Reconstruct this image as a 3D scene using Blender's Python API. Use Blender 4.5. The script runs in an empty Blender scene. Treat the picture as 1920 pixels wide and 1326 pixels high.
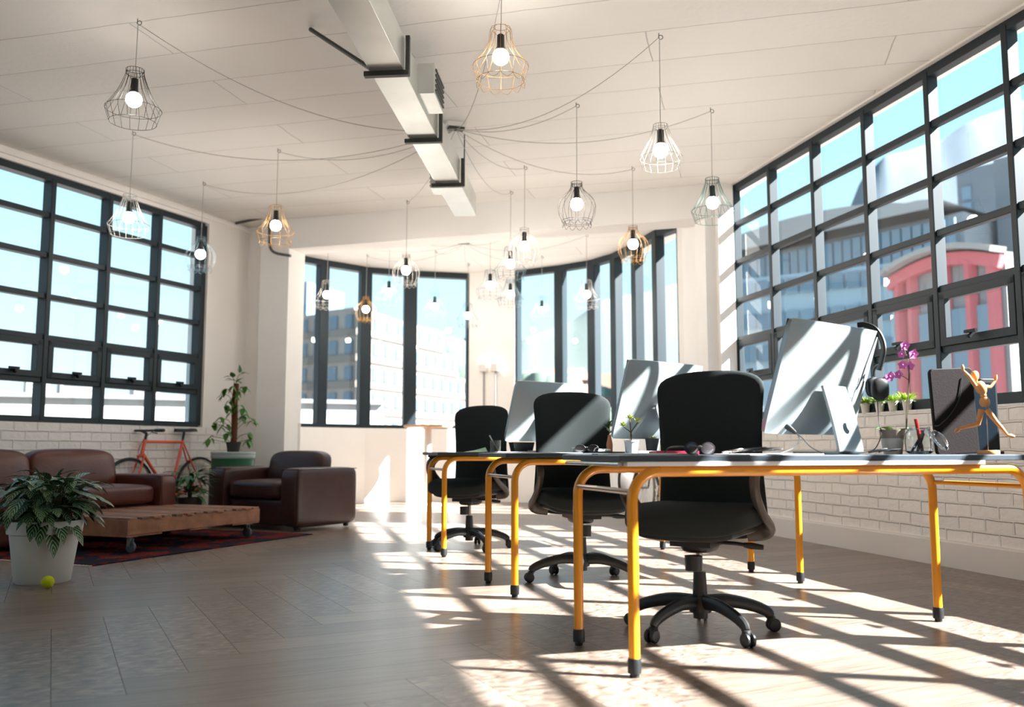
import bpy, bmesh, math, random
from mathutils import Vector, Matrix, Euler
random.seed(7)
scene = bpy.context.scene
PI = math.pi
# ------------------------------------------------------------------ camera, sky, sun, exposure
EYE = 0.757; FPX = 1700.0; TILT = math.atan(180/FPX)
cam_d = bpy.data.cameras.new('camera'); cam = bpy.data.objects.new('camera', cam_d)
scene.collection.objects.link(cam); scene.camera = cam
cam.location = (0, 0, EYE); cam.rotation_euler = (PI/2 + TILT, 0, 0)
cam_d.sensor_width = 36; cam_d.lens = FPX/1920*36; cam_d.clip_end = 3000
cam_d.dof.use_dof = True; cam_d.dof.focus_distance = 4.7; cam_d.dof.aperture_fstop = 2.0
scene.view_settings.view_transform = 'Standard'; scene.view_settings.look = 'None'
scene.view_settings.exposure = 1.45; scene.view_settings.gamma = 1
scene.view_settings.use_curve_mapping = False
SUN_STRENGTH = 21.0; SKY_STRENGTH = 0.54
sun_d = bpy.data.lights.new('sun', 'SUN'); sun = bpy.data.objects.new('sun', sun_d)
scene.collection.objects.link(sun)
to_sun = Vector((0.975*math.cos(math.radians(38.5)), -0.222*math.cos(math.radians(38.5)), math.sin(math.radians(38.5))))
sun.rotation_euler = to_sun.to_track_quat('Z', 'Y').to_euler(); sun.location = (30, -6, 25)
sun_d.energy = SUN_STRENGTH; sun_d.angle = math.radians(0.6); sun_d.color = (1.0, 0.985, 0.965)
world = bpy.data.worlds.new('world'); scene.world = world; world.use_nodes = True
wn = world.node_tree.nodes; wl = world.node_tree.links; wn.clear()
wo = wn.new('ShaderNodeOutputWorld'); wb = wn.new('ShaderNodeBackground')
wc = wn.new('ShaderNodeTexCoord'); ws = wn.new('ShaderNodeSeparateXYZ'); wr = wn.new('ShaderNodeValToRGB')
wm = wn.new('ShaderNodeMapRange'); wm.inputs['From Min'].default_value = -0.3; wm.inputs['From Max'].default_value = 0.7
wl.new(wc.outputs['Generated'], ws.inputs[0]); wl.new(ws.outputs['Z'], wm.inputs['Value'])
wl.new(wm.outputs[0], wr.inputs[0]); wl.new(wr.outputs[0], wb.inputs[0]); wl.new(wb.outputs[0], wo.inputs[0])
wb.inputs[1].default_value = SKY_STRENGTH
cr = wr.color_ramp
cr.elements[0].position = 0.0; cr.elements[0].color = (0.55, 0.52, 0.50, 1)
cr.elements[1].position = 1.0; cr.elements[1].color = (0.25, 0.55, 0.90, 1)
for p, c in ((0.27, (0.62, 0.66, 0.68, 1)), (0.31, (0.74, 0.87, 0.93, 1)), (0.42, (0.60, 0.84, 0.94, 1)), (0.60, (0.42, 0.76, 0.93, 1))):
    e = cr.elements.new(p); e.color = c
scene.cycles.max_bounces = 10; scene.cycles.diffuse_bounces = 6; scene.cycles.transparent_max_bounces = 24
scene.cycles.caustics_reflective = False; scene.cycles.caustics_refractive = False
scene.cycles.sample_clamp_indirect = 6.0

# ------------------------------------------------------------------ small helpers
def V(*a): return Vector(a)
def at(px, py, y):
    "world point seen at a pixel of the 1920 frame, at depth y"
    a = (px-960)/FPX; b = (663-py)/FPX
    c, s = math.cos(TILT), math.sin(TILT)
    d = (a, c-b*s, s+b*c); t = y/d[1]
    return V(d[0]*t, y, EYE+d[2]*t)
def srgb(r, g, b):
    f = lambda v: (v/255/12.92) if v/255 <= 0.04045 else ((v/255+0.055)/1.055)**2.4
    return (f(r), f(g), f(b), 1)
MATS = {}
def mat(name, col, rough=0.5, metal=0.0, bump=0.0, bscale=40.0, var=0.0, vscale=6.0, emit=None, estr=0, trans=0, ior=1.45, coat=0, stretch=None, spec=None):
    if name in MATS: return MATS[name]
    m = bpy.data.materials.new(name); m.use_nodes = True; nt = m.node_tree; n = nt.nodes; b = n['Principled BSDF']
    b.inputs['Base Color'].default_value = col; b.inputs['Roughness'].default_value = rough; b.inputs['Metallic'].default_value = metal
    b.inputs['IOR'].default_value = ior
    if spec is not None: b.inputs['Specular IOR Level'].default_value = spec
    if trans: b.inputs['Transmission Weight'].default_value = trans
    if coat: b.inputs['Coat Weight'].default_value = coat; b.inputs['Coat Roughness'].default_value = 0.15
    if emit: b.inputs['Emission Color'].default_value = emit; b.inputs['Emission Strength'].default_value = estr
    if var or bump:
        tc = n.new('ShaderNodeTexCoord'); mp = n.new('ShaderNodeMapping'); nt.links.new(tc.outputs['Object'], mp.inputs[0])
        if stretch: mp.inputs['Scale'].default_value = stretch
    if var:
        nz = n.new('ShaderNodeTexNoise'); nz.inputs['Scale'].default_value = vscale; nz.inputs['Detail'].default_value = 5
        nt.links.new(mp.outputs[0], nz.inputs['Vector'])
        rp = n.new('ShaderNodeValToRGB'); nt.links.new(nz.outputs['Fac'], rp.inputs[0])
        k0, k1 = 1-var, 1+var
        rp.color_ramp.elements[0].position = 0.3; rp.color_ramp.elements[1].position = 0.7
        rp.color_ramp.elements[0].color = tuple(min(1, c*k0) for c in col[:3])+(1,)
        rp.color_ramp.elements[1].color = tuple(min(1, c*k1) for c in col[:3])+(1,)
        nt.links.new(rp.outputs[0], b.inputs['Base Color'])
    if bump:
        nb = n.new('ShaderNodeTexNoise'); nb.inputs['Scale'].default_value = bscale; nb.inputs['Detail'].default_value = 4
        nt.links.new(mp.outputs[0], nb.inputs['Vector'])
        bp = n.new('ShaderNodeBump'); bp.inputs['Strength'].default_value = bump; bp.inputs['Distance'].default_value = 0.01
        nt.links.new(nb.outputs['Fac'], bp.inputs['Height']); nt.links.new(bp.outputs[0], b.inputs['Normal'])
    MATS[name] = m; return m

class MB:
    "collects shapes into one mesh"
    def __init__(s): s.v = []; s.f = []; s.m = []
    def add(s, vs, fs, mi=0, M=None):
        o = len(s.v)
        s.v += [tuple(M @ Vector(p)) if M else tuple(p) for p in vs]
        s.f += [tuple(i+o for i in f) for f in fs]; s.m += [mi]*len(fs); return s
    def box(s, c, size, rz=0, M=None, mi=0):
        x, y, z = size[0]/2, size[1]/2, size[2]/2
        vs = [(-x,-y,-z),(x,-y,-z),(x,y,-z),(-x,y,-z),(-x,-y,z),(x,-y,z),(x,y,z),(-x,y,z)]
        T = Matrix.Translation(c) @ Matrix.Rotation(rz, 4, 'Z')
        if M: T = M @ T
        return s.add(vs, [(0,3,2,1),(4,5,6,7),(0,1,5,4),(1,2,6,5),(2,3,7,6),(3,0,4,7)], mi, T)
    def beam(s, a, b, w, d, up=(0,0,1), mi=0):
        "box from a to b; w across, d along up"
        a, b = Vector(a), Vector(b); t = (b-a); L = t.length; t.normalize()
        u = Vector(up); sd = t.cross(u)
        if sd.length < 1e-4: sd = t.cross(Vector((1,0,0)))
        sd.normalize(); u = sd.cross(t).normalized()
        M = Matrix((t, sd, u)).transposed().to_4x4(); M.translation = (a+b)/2
        return s.box((0,0,0), (L, w, d), M=M, mi=mi)
    def tube(s, pts, r, n=8, cap=True, mi=0, sy=1.0, closed=False):
        pts = [Vector(p) for p in pts]; N = len(pts)
        rs = r if isinstance(r, (list, tuple)) else [r]*N
        T = []
        for i in range(N):
            if closed: t = pts[(i+1) % N]-pts[i-1]
            else: t = pts[min(i+1, N-1)]-pts[max(i-1, 0)]
            T.append(t.normalized() if t.length > 1e-9 else Vector((0,0,1)))
        ref = Vector((0,0,1)) if abs(T[0].z) < 0.9 else Vector((1,0,0))
        nrm = (ref - T[0]*ref.dot(T[0])).normalized()
        vs = []
        for i in range(N):
            nrm = (nrm - T[i]*nrm.dot(T[i]))
            nrm = nrm.normalized() if nrm.length > 1e-6 else T[i].orthogonal().normalized()
            bi = T[i].cross(nrm)
            for k in range(n):
                a = 2*PI*k/n; vs.append(pts[i] + (nrm*math.cos(a) + bi*math.sin(a)*sy)*rs[i])
        fs = []
        for i in range(N if closed else N-1):
            for k in range(n):
                a0 = i*n+k; a1 = i*n+(k+1) % n; j = ((i+1) % N)*n
                fs.append((a0, a1, j+(k+1) % n, j+k))
        if cap and not closed: fs += [tuple(range(n))[::-1], tuple((N-1)*n+k for k in range(n))]
        return s.add(vs, fs, mi)
    def lathe(s, prof, c=(0,0,0), n=24, mi=0, M=None, cap=True):
        vs = []; fs = []
        for r, z in prof:
            for k in range(n): vs.append((r*math.cos(2*PI*k/n), r*math.sin(2*PI*k/n), z))
        for i in range(len(prof)-1):
            for k in range(n):
                k2 = (k+1) % n; fs.append((i*n+k, i*n+k2, (i+1)*n+k2, (i+1)*n+k))
        if cap: fs += [tuple(range(n))[::-1], tuple((len(prof)-1)*n+k for k in range(n))]
        T = Matrix.Translation(c)
        if M: T = M @ T
        return s.add(vs, fs, mi, T)
    def sphere(s, c, r, n=16, mi=0, sc=(1,1,1), M=None):
        m = n//2; vs = []; fs = []
        for i in range(m+1):
            a = PI*i/m
            for k in range(n):
                vs.append((r*sc[0]*math.sin(a)*math.cos(2*PI*k/n), r*sc[1]*math.sin(a)*math.sin(2*PI*k/n), r*sc[2]*math.cos(a)))
        for i in range(m):
            for k in range(n):
                k2 = (k+1) % n; fs.append((i*n+k, (i+1)*n+k, (i+1)*n+k2, i*n+k2))
        T = Matrix.Translation(c)
        if M: T = T @ M
        return s.add(vs, fs, mi, T)
    def soft(s, c, size, e=6.0, puff=(0,0,0), k=10, M=None, mi=0, fn=None):
        "rounded, optionally puffed box"
        vs = []; fs = []
        for ax in range(3):
            for sg in (-1, 1):
                base = len(vs)
                for i in range(k+1):
                    for j in range(k+1):
                        p = [0,0,0]; p[ax] = sg
                        p[(ax+1) % 3] = (2*i/k-1)
                        p[(ax+2) % 3] = (2*j/k-1)
                        nn = (abs(p[0])**e+abs(p[1])**e+abs(p[2])**e)**(1/e)
                        q = [p[0]/nn, p[1]/nn, p[2]/nn]
                        o = [q[0]*(1+puff[0]*(1-p[1]**2)*(1-p[2]**2)), q[1]*(1+puff[1]*(1-p[0]**2)*(1-p[2]**2)), q[2]*(1+puff[2]*(1-p[0]**2)*(1-p[1]**2))]
                        o = [o[0]*size[0]/2, o[1]*size[1]/2, o[2]*size[2]/2]
                        if fn: o = fn(o)
                        vs.append(o)
                for i in range(k):
                    for j in range(k):
                        a = base+i*(k+1)+j; b = a+1; d = a+k+1; e2 = d+1
                        fs.append((a, d, e2, b) if sg > 0 else (a, b, e2, d))
        T = Matrix.Translation(c)
        if M: T = M @ T
        return s.add(vs, fs, mi, T)
    def build(s, name, mats, parent=None, smooth=True, bevel=0, weld=False, M=None, sharp=35):
        me = bpy.data.meshes.new(name)
        if M: s.v = [tuple(M @ Vector(p)) for p in s.v]
        me.from_pydata(s.v, [], s.f)
        if not isinstance(mats, (list, tuple)): mats = [mats]
        for m in mats: me.materials.append(m)
        for p, mi in zip(me.polygons, s.m): p.material_index = mi
        if weld:
            bm = bmesh.new(); bm.from_mesh(me); bmesh.ops.remove_doubles(bm, verts=bm.verts, dist=1e-4); bm.to_mesh(me); bm.free()
        if smooth:
            for p in me.polygons: p.use_smooth = True
            me.set_sharp_from_angle(angle=math.radians(sharp))
        me.update()
        o = bpy.data.objects.new(name, me); scene.collection.objects.link(o)
        if parent: o.parent = parent
        if bevel:
            b = o.modifiers.new('bevel', 'BEVEL'); b.width = bevel; b.segments = 3; b.limit_method = 'ANGLE'
        return o
def thing(name, label, cat, loc=(0,0,0), rz=0, group=None):
    o = bpy.data.objects.new(name, None); scene.collection.objects.link(o)
    o.location = loc; o.rotation_euler = (0, 0, rz); o.empty_display_size = 0.05
    o['label'] = label; o['category'] = cat
    if group: o['group'] = group
    return o
def tag(o, label, cat, group=None):
    o['label'] = label; o['category'] = cat
    if group: o['group'] = group
    return o
def struct(o): o['kind'] = 'structure'; return o
def dup(root, loc, rz, label, group=None):
    r = root.copy(); scene.collection.objects.link(r); r.location = loc; r.rotation_euler = (0, 0, rz); r['label'] = label
    if group: r['group'] = group
    for ch in list(root.children):
        c = ch.copy(); scene.collection.objects.link(c); c.parent = r
        for g in list(ch.children):
            d = g.copy(); scene.collection.objects.link(d); d.parent = c
    return r
def arc(c, r, a0, a1, n, ax, ay):
    c = Vector(c); ax = Vector(ax); ay = Vector(ay)
    return [c + ax*r*math.cos(a0+(a1-a0)*i/n) + ay*r*math.sin(a0+(a1-a0)*i/n) for i in range(n+1)]
def smooth_path(pts, n=6):
    pts = [Vector(p) for p in pts]; out = []
    P = [pts[0]*2-pts[1]] + pts + [pts[-1]*2-pts[-2]]
    for i in range(1, len(P)-2):
        for k in range(n):
            t = k/n; a, b, c, d = P[i-1], P[i], P[i+1], P[i+2]
            out.append(0.5*((2*b)+(-a+c)*t+(2*a-5*b+4*c-d)*t*t+(-a+3*b-3*c+d)*t**3))
    out.append(pts[-1]); return out

# ------------------------------------------------------------------ materials of the shell
def brick_mat(name, col, bw, bh, mortar, bumpd, dark=0.93):
    m = bpy.data.materials.new(name); m.use_nodes = True; nt = m.node_tree; n = nt.nodes; b = n['Principled BSDF']
    uv = n.new('ShaderNodeUVMap'); br = n.new('ShaderNodeTexBrick')
    nzw = n.new('ShaderNodeTexNoise'); nzw.inputs['Scale'].default_value = 5.0
    vm = n.new('ShaderNodeMixRGB'); vm.blend_type = 'ADD'; vm.inputs['Fac'].default_value = 0.02
    nt.links.new(uv.outputs[0], nzw.inputs['Vector']); nt.links.new(uv.outputs[0], vm.inputs[1]); nt.links.new(nzw.outputs['Color'], vm.inputs[2])
    nt.links.new(vm.outputs[0], br.inputs['Vector'])
    br.inputs['Scale'].default_value = 1; br.inputs['Brick Width'].default_value = bw; br.inputs['Row Height'].default_value = bh
    br.inputs['Mortar Size'].default_value = mortar; br.inputs['Mortar Smooth'].default_value = 0.6
    br.inputs['Color1'].default_value = col; br.inputs['Color2'].default_value = tuple(c*0.96 for c in col[:3])+(1,)
    br.inputs['Mortar'].default_value = tuple(c*dark for c in col[:3])+(1,)
    nt.links.new(br.outputs['Color'], b.inputs['Base Color'])
    nz = n.new('ShaderNodeTexNoise'); nz.inputs['Scale'].default_value = 18; nz.inputs['Detail'].default_value = 6
    nt.links.new(uv.outputs[0], nz.inputs['Vector'])
    mx = n.new('ShaderNodeMath'); mx.operation = 'MULTIPLY_ADD'; mx.inputs[1].default_value = -1.0
    nt.links.new(br.outputs['Fac'], mx.inputs[0])
    sc_ = n.new('ShaderNodeMath'); sc_.operation = 'MULTIPLY'; sc_.inputs[1].default_value = 0.7
    nt.links.new(nz.outputs['Fac'], sc_.inputs[0]); nt.links.new(sc_.outputs[0], mx.inputs[2])
    bp = n.new('ShaderNodeBump'); bp.inputs['Strength'].default_value = 0.8; bp.inputs['Distance'].default_value = bumpd
    nt.links.new(mx.outputs[0], bp.inputs['Height']); nt.links.new(bp.outputs[0], b.inputs['Normal'])
    b.inputs['Roughness'].default_value = 0.75
    MATS[name] = m; return m
M_brick = brick_mat('white_painted_brick', srgb(240,237,233), 0.235, 0.085, 0.010, 0.014, 0.92)
M_ceil = brick_mat('painted_concrete_boards', srgb(240,236,230), 3.1, 0.46, 0.005, 0.006, 0.68)
M_wall = mat('white_plaster', srgb(242,239,235), 0.8, bump=0.08, bscale=14, var=0.02, vscale=2)
M_frame = mat('slate_blue_frame', srgb(22,36,43), 0.5)
M_base = mat('white_gloss_trim', srgb(226,222,218), 0.45)
def glass_mat():
    m = bpy.data.materials.new('window_glass'); m.use_nodes = True; nt = m.node_tree; n = nt.nodes; n.clear()
    o = n.new('ShaderNodeOutputMaterial'); t = n.new('ShaderNodeBsdfTransparent'); g = n.new('ShaderNodeBsdfGlossy'); mx = n.new('ShaderNodeMixShader'); fr = n.new('ShaderNodeMath'); lw = n.new('ShaderNodeLayerWeight'); pw = n.new('ShaderNodeMath')
    t.inputs[0].default_value = (0.96, 0.985, 0.99, 1); g.inputs['Roughness'].default_value = 0.01; lw.inputs[0].default_value = 0.5; pw.operation = 'POWER'; pw.inputs[1].default_value = 5; fr.operation = 'MULTIPLY_ADD'; fr.inputs[1].default_value = 0.8; fr.inputs[2].default_value = 0.06
    nt.links.new(lw.outputs['Facing'], pw.inputs[0]); nt.links.new(pw.outputs[0], fr.inputs[0])
    nt.links.new(fr.outputs[0], mx.inputs[0]); nt.links.new(t.outputs[0], mx.inputs[1]); nt.links.new(g.outputs[0], mx.inputs[2]); nt.links.new(mx.outputs[0], o.inputs[0])
    return m
M_glass = glass_mat()

# ------------------------------------------------------------------ floor: herringbone planks
FA = V(-0.45, 0.893, 0).normalized(); FB = V(FA.y, -FA.x, 0)
def build_floor():
    w, L = 0.21, 1.26
    vs = []; fs = []; col = []; uvs = []
    org = V(-1.859,4.225,0)-FB*1.05; g = 0.0009
    def plank(a, b, lx, ly, vert):
        c = org + FB*(a+lx/2) + FA*(b+ly/2)
        if c.x < -8.2 or c.x > 5.2 or c.y < -3.4 or c.y > 14.6: return
        o = len(vs)
        for (x, y) in ((a+g, b+g), (a+lx-g, b+g), (a+lx-g, b+ly-g), (a+g, b+ly-g)):
            vs.append(tuple(org+FB*x+FA*y))
        fs.append((o, o+1, o+2, o+3)); r = random.random(); col.append(r)
        ou, ov = random.random()*50, random.random()*50
        q = [(0,0),(lx,0),(lx,ly),(0,ly)]
        uvs.append([((y if vert else x)+ou, (x if vert else y)+ov) for x, y in q])
    for k in range(-9, 10):
        for i in range(-90, 91):
            plank(i*w+k*L, i*w-k*L, L, w, False)
            plank(i*w+L-w+k*L, i*w-L-k*L, w, L, True)
    me = bpy.data.meshes.new('floor'); me.from_pydata(vs, [], fs)
    uvl = me.uv_layers.new(name='UVMap'); ca = me.color_attributes.new('shade', 'FLOAT_COLOR', 'CORNER')
    for p in me.polygons:
        for j, li in enumerate(p.loop_indices):
            uvl.data[li].uv = uvs[p.index][j]; r = col[p.index]; ca.data[li].color = (r, r, r, 1)
    # slab under the planks
    bmm = bmesh.new(); bmm.from_mesh(me)
    q = [bmm.verts.new(p) for p in ((-9,-3.6,-0.002),(6,-3.6,-0.002),(6,15,-0.002),(-9,15,-0.002))]
    f = bmm.faces.new(q); f.material_index = 1; bmm.to_mesh(me); bmm.free()
    m = bpy.data.materials.new('washed_oak_planks'); m.use_nodes = True; nt = m.node_tree; n = nt.nodes; b = n['Principled BSDF']
    uv = n.new('ShaderNodeUVMap'); mp = n.new('ShaderNodeMapping'); mp.inputs['Scale'].default_value = (1.0, 13, 1)
    nz = n.new('ShaderNodeTexNoise'); nz.inputs['Scale'].default_value = 3.2; nz.inputs['Detail'].default_value = 9; nz.inputs['Roughness'].default_value = 0.62; nz.inputs['Distortion'].default_value = 0.5
    nt.links.new(uv.outputs[0], mp.inputs[0]); nt.links.new(mp.outputs[0], nz.inputs['Vector'])
    rp = n.new('ShaderNodeValToRGB'); nt.links.new(nz.outputs['Fac'], rp.inputs[0])
    e = rp.color_ramp.elements; e[0].position = 0.30; e[0].color = srgb(60,51,45); e[1].position = 0.72; e[1].color = srgb(162,146,132)
    x = rp.color_ramp.elements.new(0.5); x.color = srgb(116,101,90)
    at_ = n.new('ShaderNodeAttribute'); at_.attribute_name = 'shade'
    mr = n.new('ShaderNodeMapRange'); mr.inputs['To Min'].default_value = 0.70; mr.inputs['To Max'].default_value = 1.15
    nt.links.new(at_.outputs['Fac'], mr.inputs['Value'])
    mul = n.new('ShaderNodeMixRGB'); mul.blend_type = 'MULTIPLY'; mul.inputs['Fac'].default_value = 1
    nt.links.new(rp.outputs[0], mul.inputs[1]); nt.links.new(mr.outputs[0], mul.inputs[2]); nt.links.new(mul.outputs[0], b.inputs['Base Color'])
    rr = n.new('ShaderNodeMapRange'); rr.inputs['To Min'].default_value = 0.24; rr.inputs['To Max'].default_value = 0.40
    nt.links.new(nz.outputs['Fac'], rr.inputs['Value']); nt.links.new(rr.outputs[0], b.inputs['Roughness'])
    bp = n.new('ShaderNodeBump'); bp.inputs['Strength'].default_value = 0.12; bp.inputs['Distance'].default_value = 0.001
    nt.links.new(nz.outputs['Fac'], bp.inputs['Height']); nt.links.new(bp.outputs[0], b.inputs['Normal'])
    me.materials.append(m); me.materials.append(mat('floor_gap', srgb(38,30,26), 0.8))
    o = bpy.data.objects.new('floor', me); scene.collection.objects.link(o); struct(o)
build_floor()

# ------------------------------------------------------------------ walls, ceiling, beam
CEIL = 3.4
def panel(name, a, b, z0, z1, thick, m, parent=None, offs=0.0, st=True, ends=(0, 0)):
    "vertical slab whose inner face runs from a to b; outward = right-hand side of a->b"
    a = V(a[0], a[1], 0); b = V(b[0], b[1], 0); t = (b-a).normalized(); nrm = V(t.y, -t.x, 0)
    a = a - t*ends[0]; b = b + t*ends[1]; L = (b-a).length
    p0 = a+nrm*offs; p1 = b+nrm*offs; q0 = a+nrm*(offs+thick); q1 = b+nrm*(offs+thick)
    vs = [(p.x, p.y, z) for z in (z0, z1) for p in (p0, p1, q1, q0)]
    fs = [(0,3,2,1),(4,5,6,7),(0,1,5,4),(1,2,6,5),(2,3,7,6),(3,0,4,7)]
    me = bpy.data.meshes.new(name); me.from_pydata(vs, [], fs); me.materials.append(m)
    uvl = me.uv_layers.new(name='UVMap')
    for p in me.polygons:
        for li in p.loop_indices:
            c = me.vertices[me.loops[li].vertex_index].co
            s_ = (V(c.x, c.y, 0)-a).dot(t); d_ = (V(c.x, c.y, 0)-a).dot(nrm)
            uvl.data[li].uv = (s_, c.z) if abs(p.normal.z) < 0.5 else (s_, d_)
    o = bpy.data.objects.new(name, me); scene.collection.objects.link(o)
    if parent: o.parent = parent
    elif st: struct(o)
    return o
RK = V(2.154, 8.898, 0)                         # far end of the right window
RD = V(0.230, -0.973, 0).normalized()           # along the right wall, towards the camera
RN = V(0.973, 0.230, 0).normalized()            # outward
R_LEN = 12.0
LA = V(-4.455, 7.665, 0); LD = V(0.405, 0.914, 0).normalized(); LN = V(-LD.y, LD.x, 0)   # left wall, outward LN
B0 = V(-3.26, 10.436, 0); B1 = V(1.921, 8.844, 0); BD = (B1-B0).normalized(); BN = V(-BD.y, BD.x, 0)  # beam line, BN away from camera
SILL = 1.03; HEAD = 3.36
# outward must be right-hand of a->b : right wall runs camera->far? t=(far-near) ; nrm=(t.y,-t.x)=+x
Rnear = RK + RD*R_LEN
panel('wall_right', Rnear, RK, 0, SILL, 0.26, M_brick, ends=(0, 0.1))
panel('wall_right_head', Rnear, RK, 3.385, CEIL, 0.26, M_wall, ends=(0, 0.1))
panel('baseboard_right', Rnear, RK, 0, 0.16, 0.022, M_base, offs=-0.022)
panel('trim_1', Rnear, RK, 0.16, 0.175, 0.012, M_base, offs=-0.012)
# left wall: far->near so that outward is the right-hand side
LC = LA + LD*3.28
Lnear = LA - LD*7.5
def LP(s): return LA + LD*s
panel('wall_left', LC, Lnear, 0, 1.0, 0.26, M_brick, ends=(0.05, 0))
panel('wall_left_head', LC, Lnear, 3.29, CEIL, 0.26, M_wall, ends=(0.05, 0))
panel('wall_left_pier', LC, LP(2.575), 1.0, 3.29, 0.26, M_wall, ends=(0.05, 0))
panel('trim_2', LC, Lnear, 3.33, 3.375, 0.03, M_wall, offs=-0.03)
# back: recess beside the left wall, pier, beam
pierA = B0 + BD*0.36; pierB = B0 + BD*0.735
def slab(mb, p, q, z0, z1, d):
    "slab from p to q, depth d beyond (BN)"
    p0, q0 = V(p.x,p.y,0), V(q.x,q.y,0); p1, q1 = p0+BN*d, q0+BN*d
    vs = [(a.x,a.y,z) for z in (z0,z1) for a in (p0,q0,q1,p1)]
    mb.add(vs, [(0,3,2,1),(4,5,6,7),(0,1,5,4),(1,2,6,5),(2,3,7,6),(3,0,4,7)])
rec0 = B0+BN*0.22-BD*0.35; rec1 = pierA+BN*0.22+BD*0.1
mb = MB(); slab(mb, rec0, rec1, 0, CEIL, 0.2); struct(mb.build('wall_back_recess', M_wall))
mb = MB(); slab(mb, pierA, pierB, 0, CEIL, 0.36); struct(mb.build('wall_back_pier', M_wall, bevel=0.006))
mb = MB(); slab(mb, pierB, B1, 3.05, CEIL, 0.34); struct(mb.build('trim_3', M_wall, bevel=0.006))     # the downstand beam
# bay
BAY_L = [V(-2.989,12.033,0), V(-2.598,12.483,0), V(-2.092,12.966,0), V(-1.487,13.242,0), V(-0.642,13.447,0)]
BAY_R = [V(0.04,13.242,0), V(0.653,12.852,0), V(1.083,12.483,0), V(1.336,12.067,0), V(1.528,11.43,0), V(1.694,10.775,0), V(1.913,10.336,0)]
BAY_R_END = V(1.96, 10.25, 0)
bl0 = pierB + BN*0.30
def poly_wall(name, pts, z0, z1, th, m):
    "wall along a polyline, inside on the camera side (pts run left to right)"
    mb = MB(); N = len(pts); outs = []
    for i, p in enumerate(pts):
        t = (pts[min(i+1, N-1)]-pts[max(i-1, 0)]).normalized(); outs.append(p + V(-t.y, t.x, 0)*th)
    vs = [(p.x,p.y,z0) for p in pts]+[(p.x,p.y,z1) for p in pts]+[(p.x,p.y,z0) for p in outs]+[(p.x,p.y,z1) for p in outs]
    fs = []
    for i in range(N-1):
        fs += [(i, i+1, N+i+1, N+i), (2*N+i, 3*N+i, 3*N+i+1, 2*N+i+1), (N+i, N+i+1, 3*N+i+1, 3*N+i), (i, 2*N+i, 2*N+i+1, i+1)]
    fs += [(0, N, 3*N, 2*N), (N-1, 3*N-1, 4*N-1, 2*N-1)]
    mb.add(vs, fs)
    return struct(mb.build(name, m, smooth=False))
BSILL = 1.06
poly_wall('wall_bay_low', [bl0+V(0.02,0,0)]+BAY_L+BAY_R+[BAY_R_END], 0, BSILL, 0.2, M_wall)
poly_wall('wall_bay_pier', [BAY_L[-1], BAY_R[0]], BSILL, CEIL, 0.2, M_wall)
poly_wall('wall_bay_left', [bl0, BAY_L[0]], BSILL, CEIL, 0.2, M_wall)
poly_wall('wall_bay_right', [V(1.915,10.33,0), BAY_R_END, B1+BN*0.02+BD*0.0], 0, CEIL, 0.2, M_wall)
K1 = V(1.921, 8.844, 0)
poly_wall('wall_column', [K1, V(2.03, 8.86, 0), V(2.045, 8.80, 0), V(2.20, 8.815, 0)], 0, CEIL, 0.3, M_wall)
# closing walls behind the camera
mb = MB(); mb.box((-1.5, -3.0, CEIL/2), (14, 0.2, CEIL)); struct(mb.build('wall_rear', mat('rear_wall_bounce_cut', srgb(110,106,102), 0.8)))  # unseen wall; mid-dark grey chosen to keep bounced light off the near ceiling
# ceiling (uv runs along the beam so the board seams do too)
def build_ceiling():
    pts = [Rnear+RN*0.26+V(0,-0.6,0), RK+RN*0.3, V(2.25,10.6,0), V(1.75,12.2,0), V(0.2,13.5,0), V(-0.6,13.65,0), V(-2.3,13.15,0), V(-3.25,12.1,0), LC+LN*0.27+V(0,0.5,0), Lnear+LN*0.27+V(0,-0.6,0), V(-7.6,-3.1,0), V(4.9,-3.1,0)]
    vs = [(p.x,p.y,CEIL) for p in pts]+[(p.x,p.y,CEIL+0.3) for p in pts]; N = len(pts)
    fs = [tuple(range(N)), tuple(range(2*N-1, N-1, -1))]+[(i, N+i, N+(i+1) % N, (i+1) % N) for i in range(N)]
    me = bpy.data.meshes.new('ceiling'); me.from_pydata(vs, [], fs); me.materials.append(M_ceil)
    uvl = me.uv_layers.new(name='UVMap')
    ax = V(0.968,-0.25,0).normalized(); ay = V(0.25,0.968,0).normalized()
    for l in me.loops:
        c = me.vertices[l.vertex_index].co; uvl.data[l.index].uv = (c.dot(ax)+20.7, c.dot(ay)+20.2)
    bm = bmesh.new(); bm.from_mesh(me); bmesh.ops.recalc_face_normals(bm, faces=bm.faces); bm.to_mesh(me); bm.free()
    o = bpy.data.objects.new('ceiling', me); scene.collection.objects.link(o); struct(o)
build_ceiling()

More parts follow.
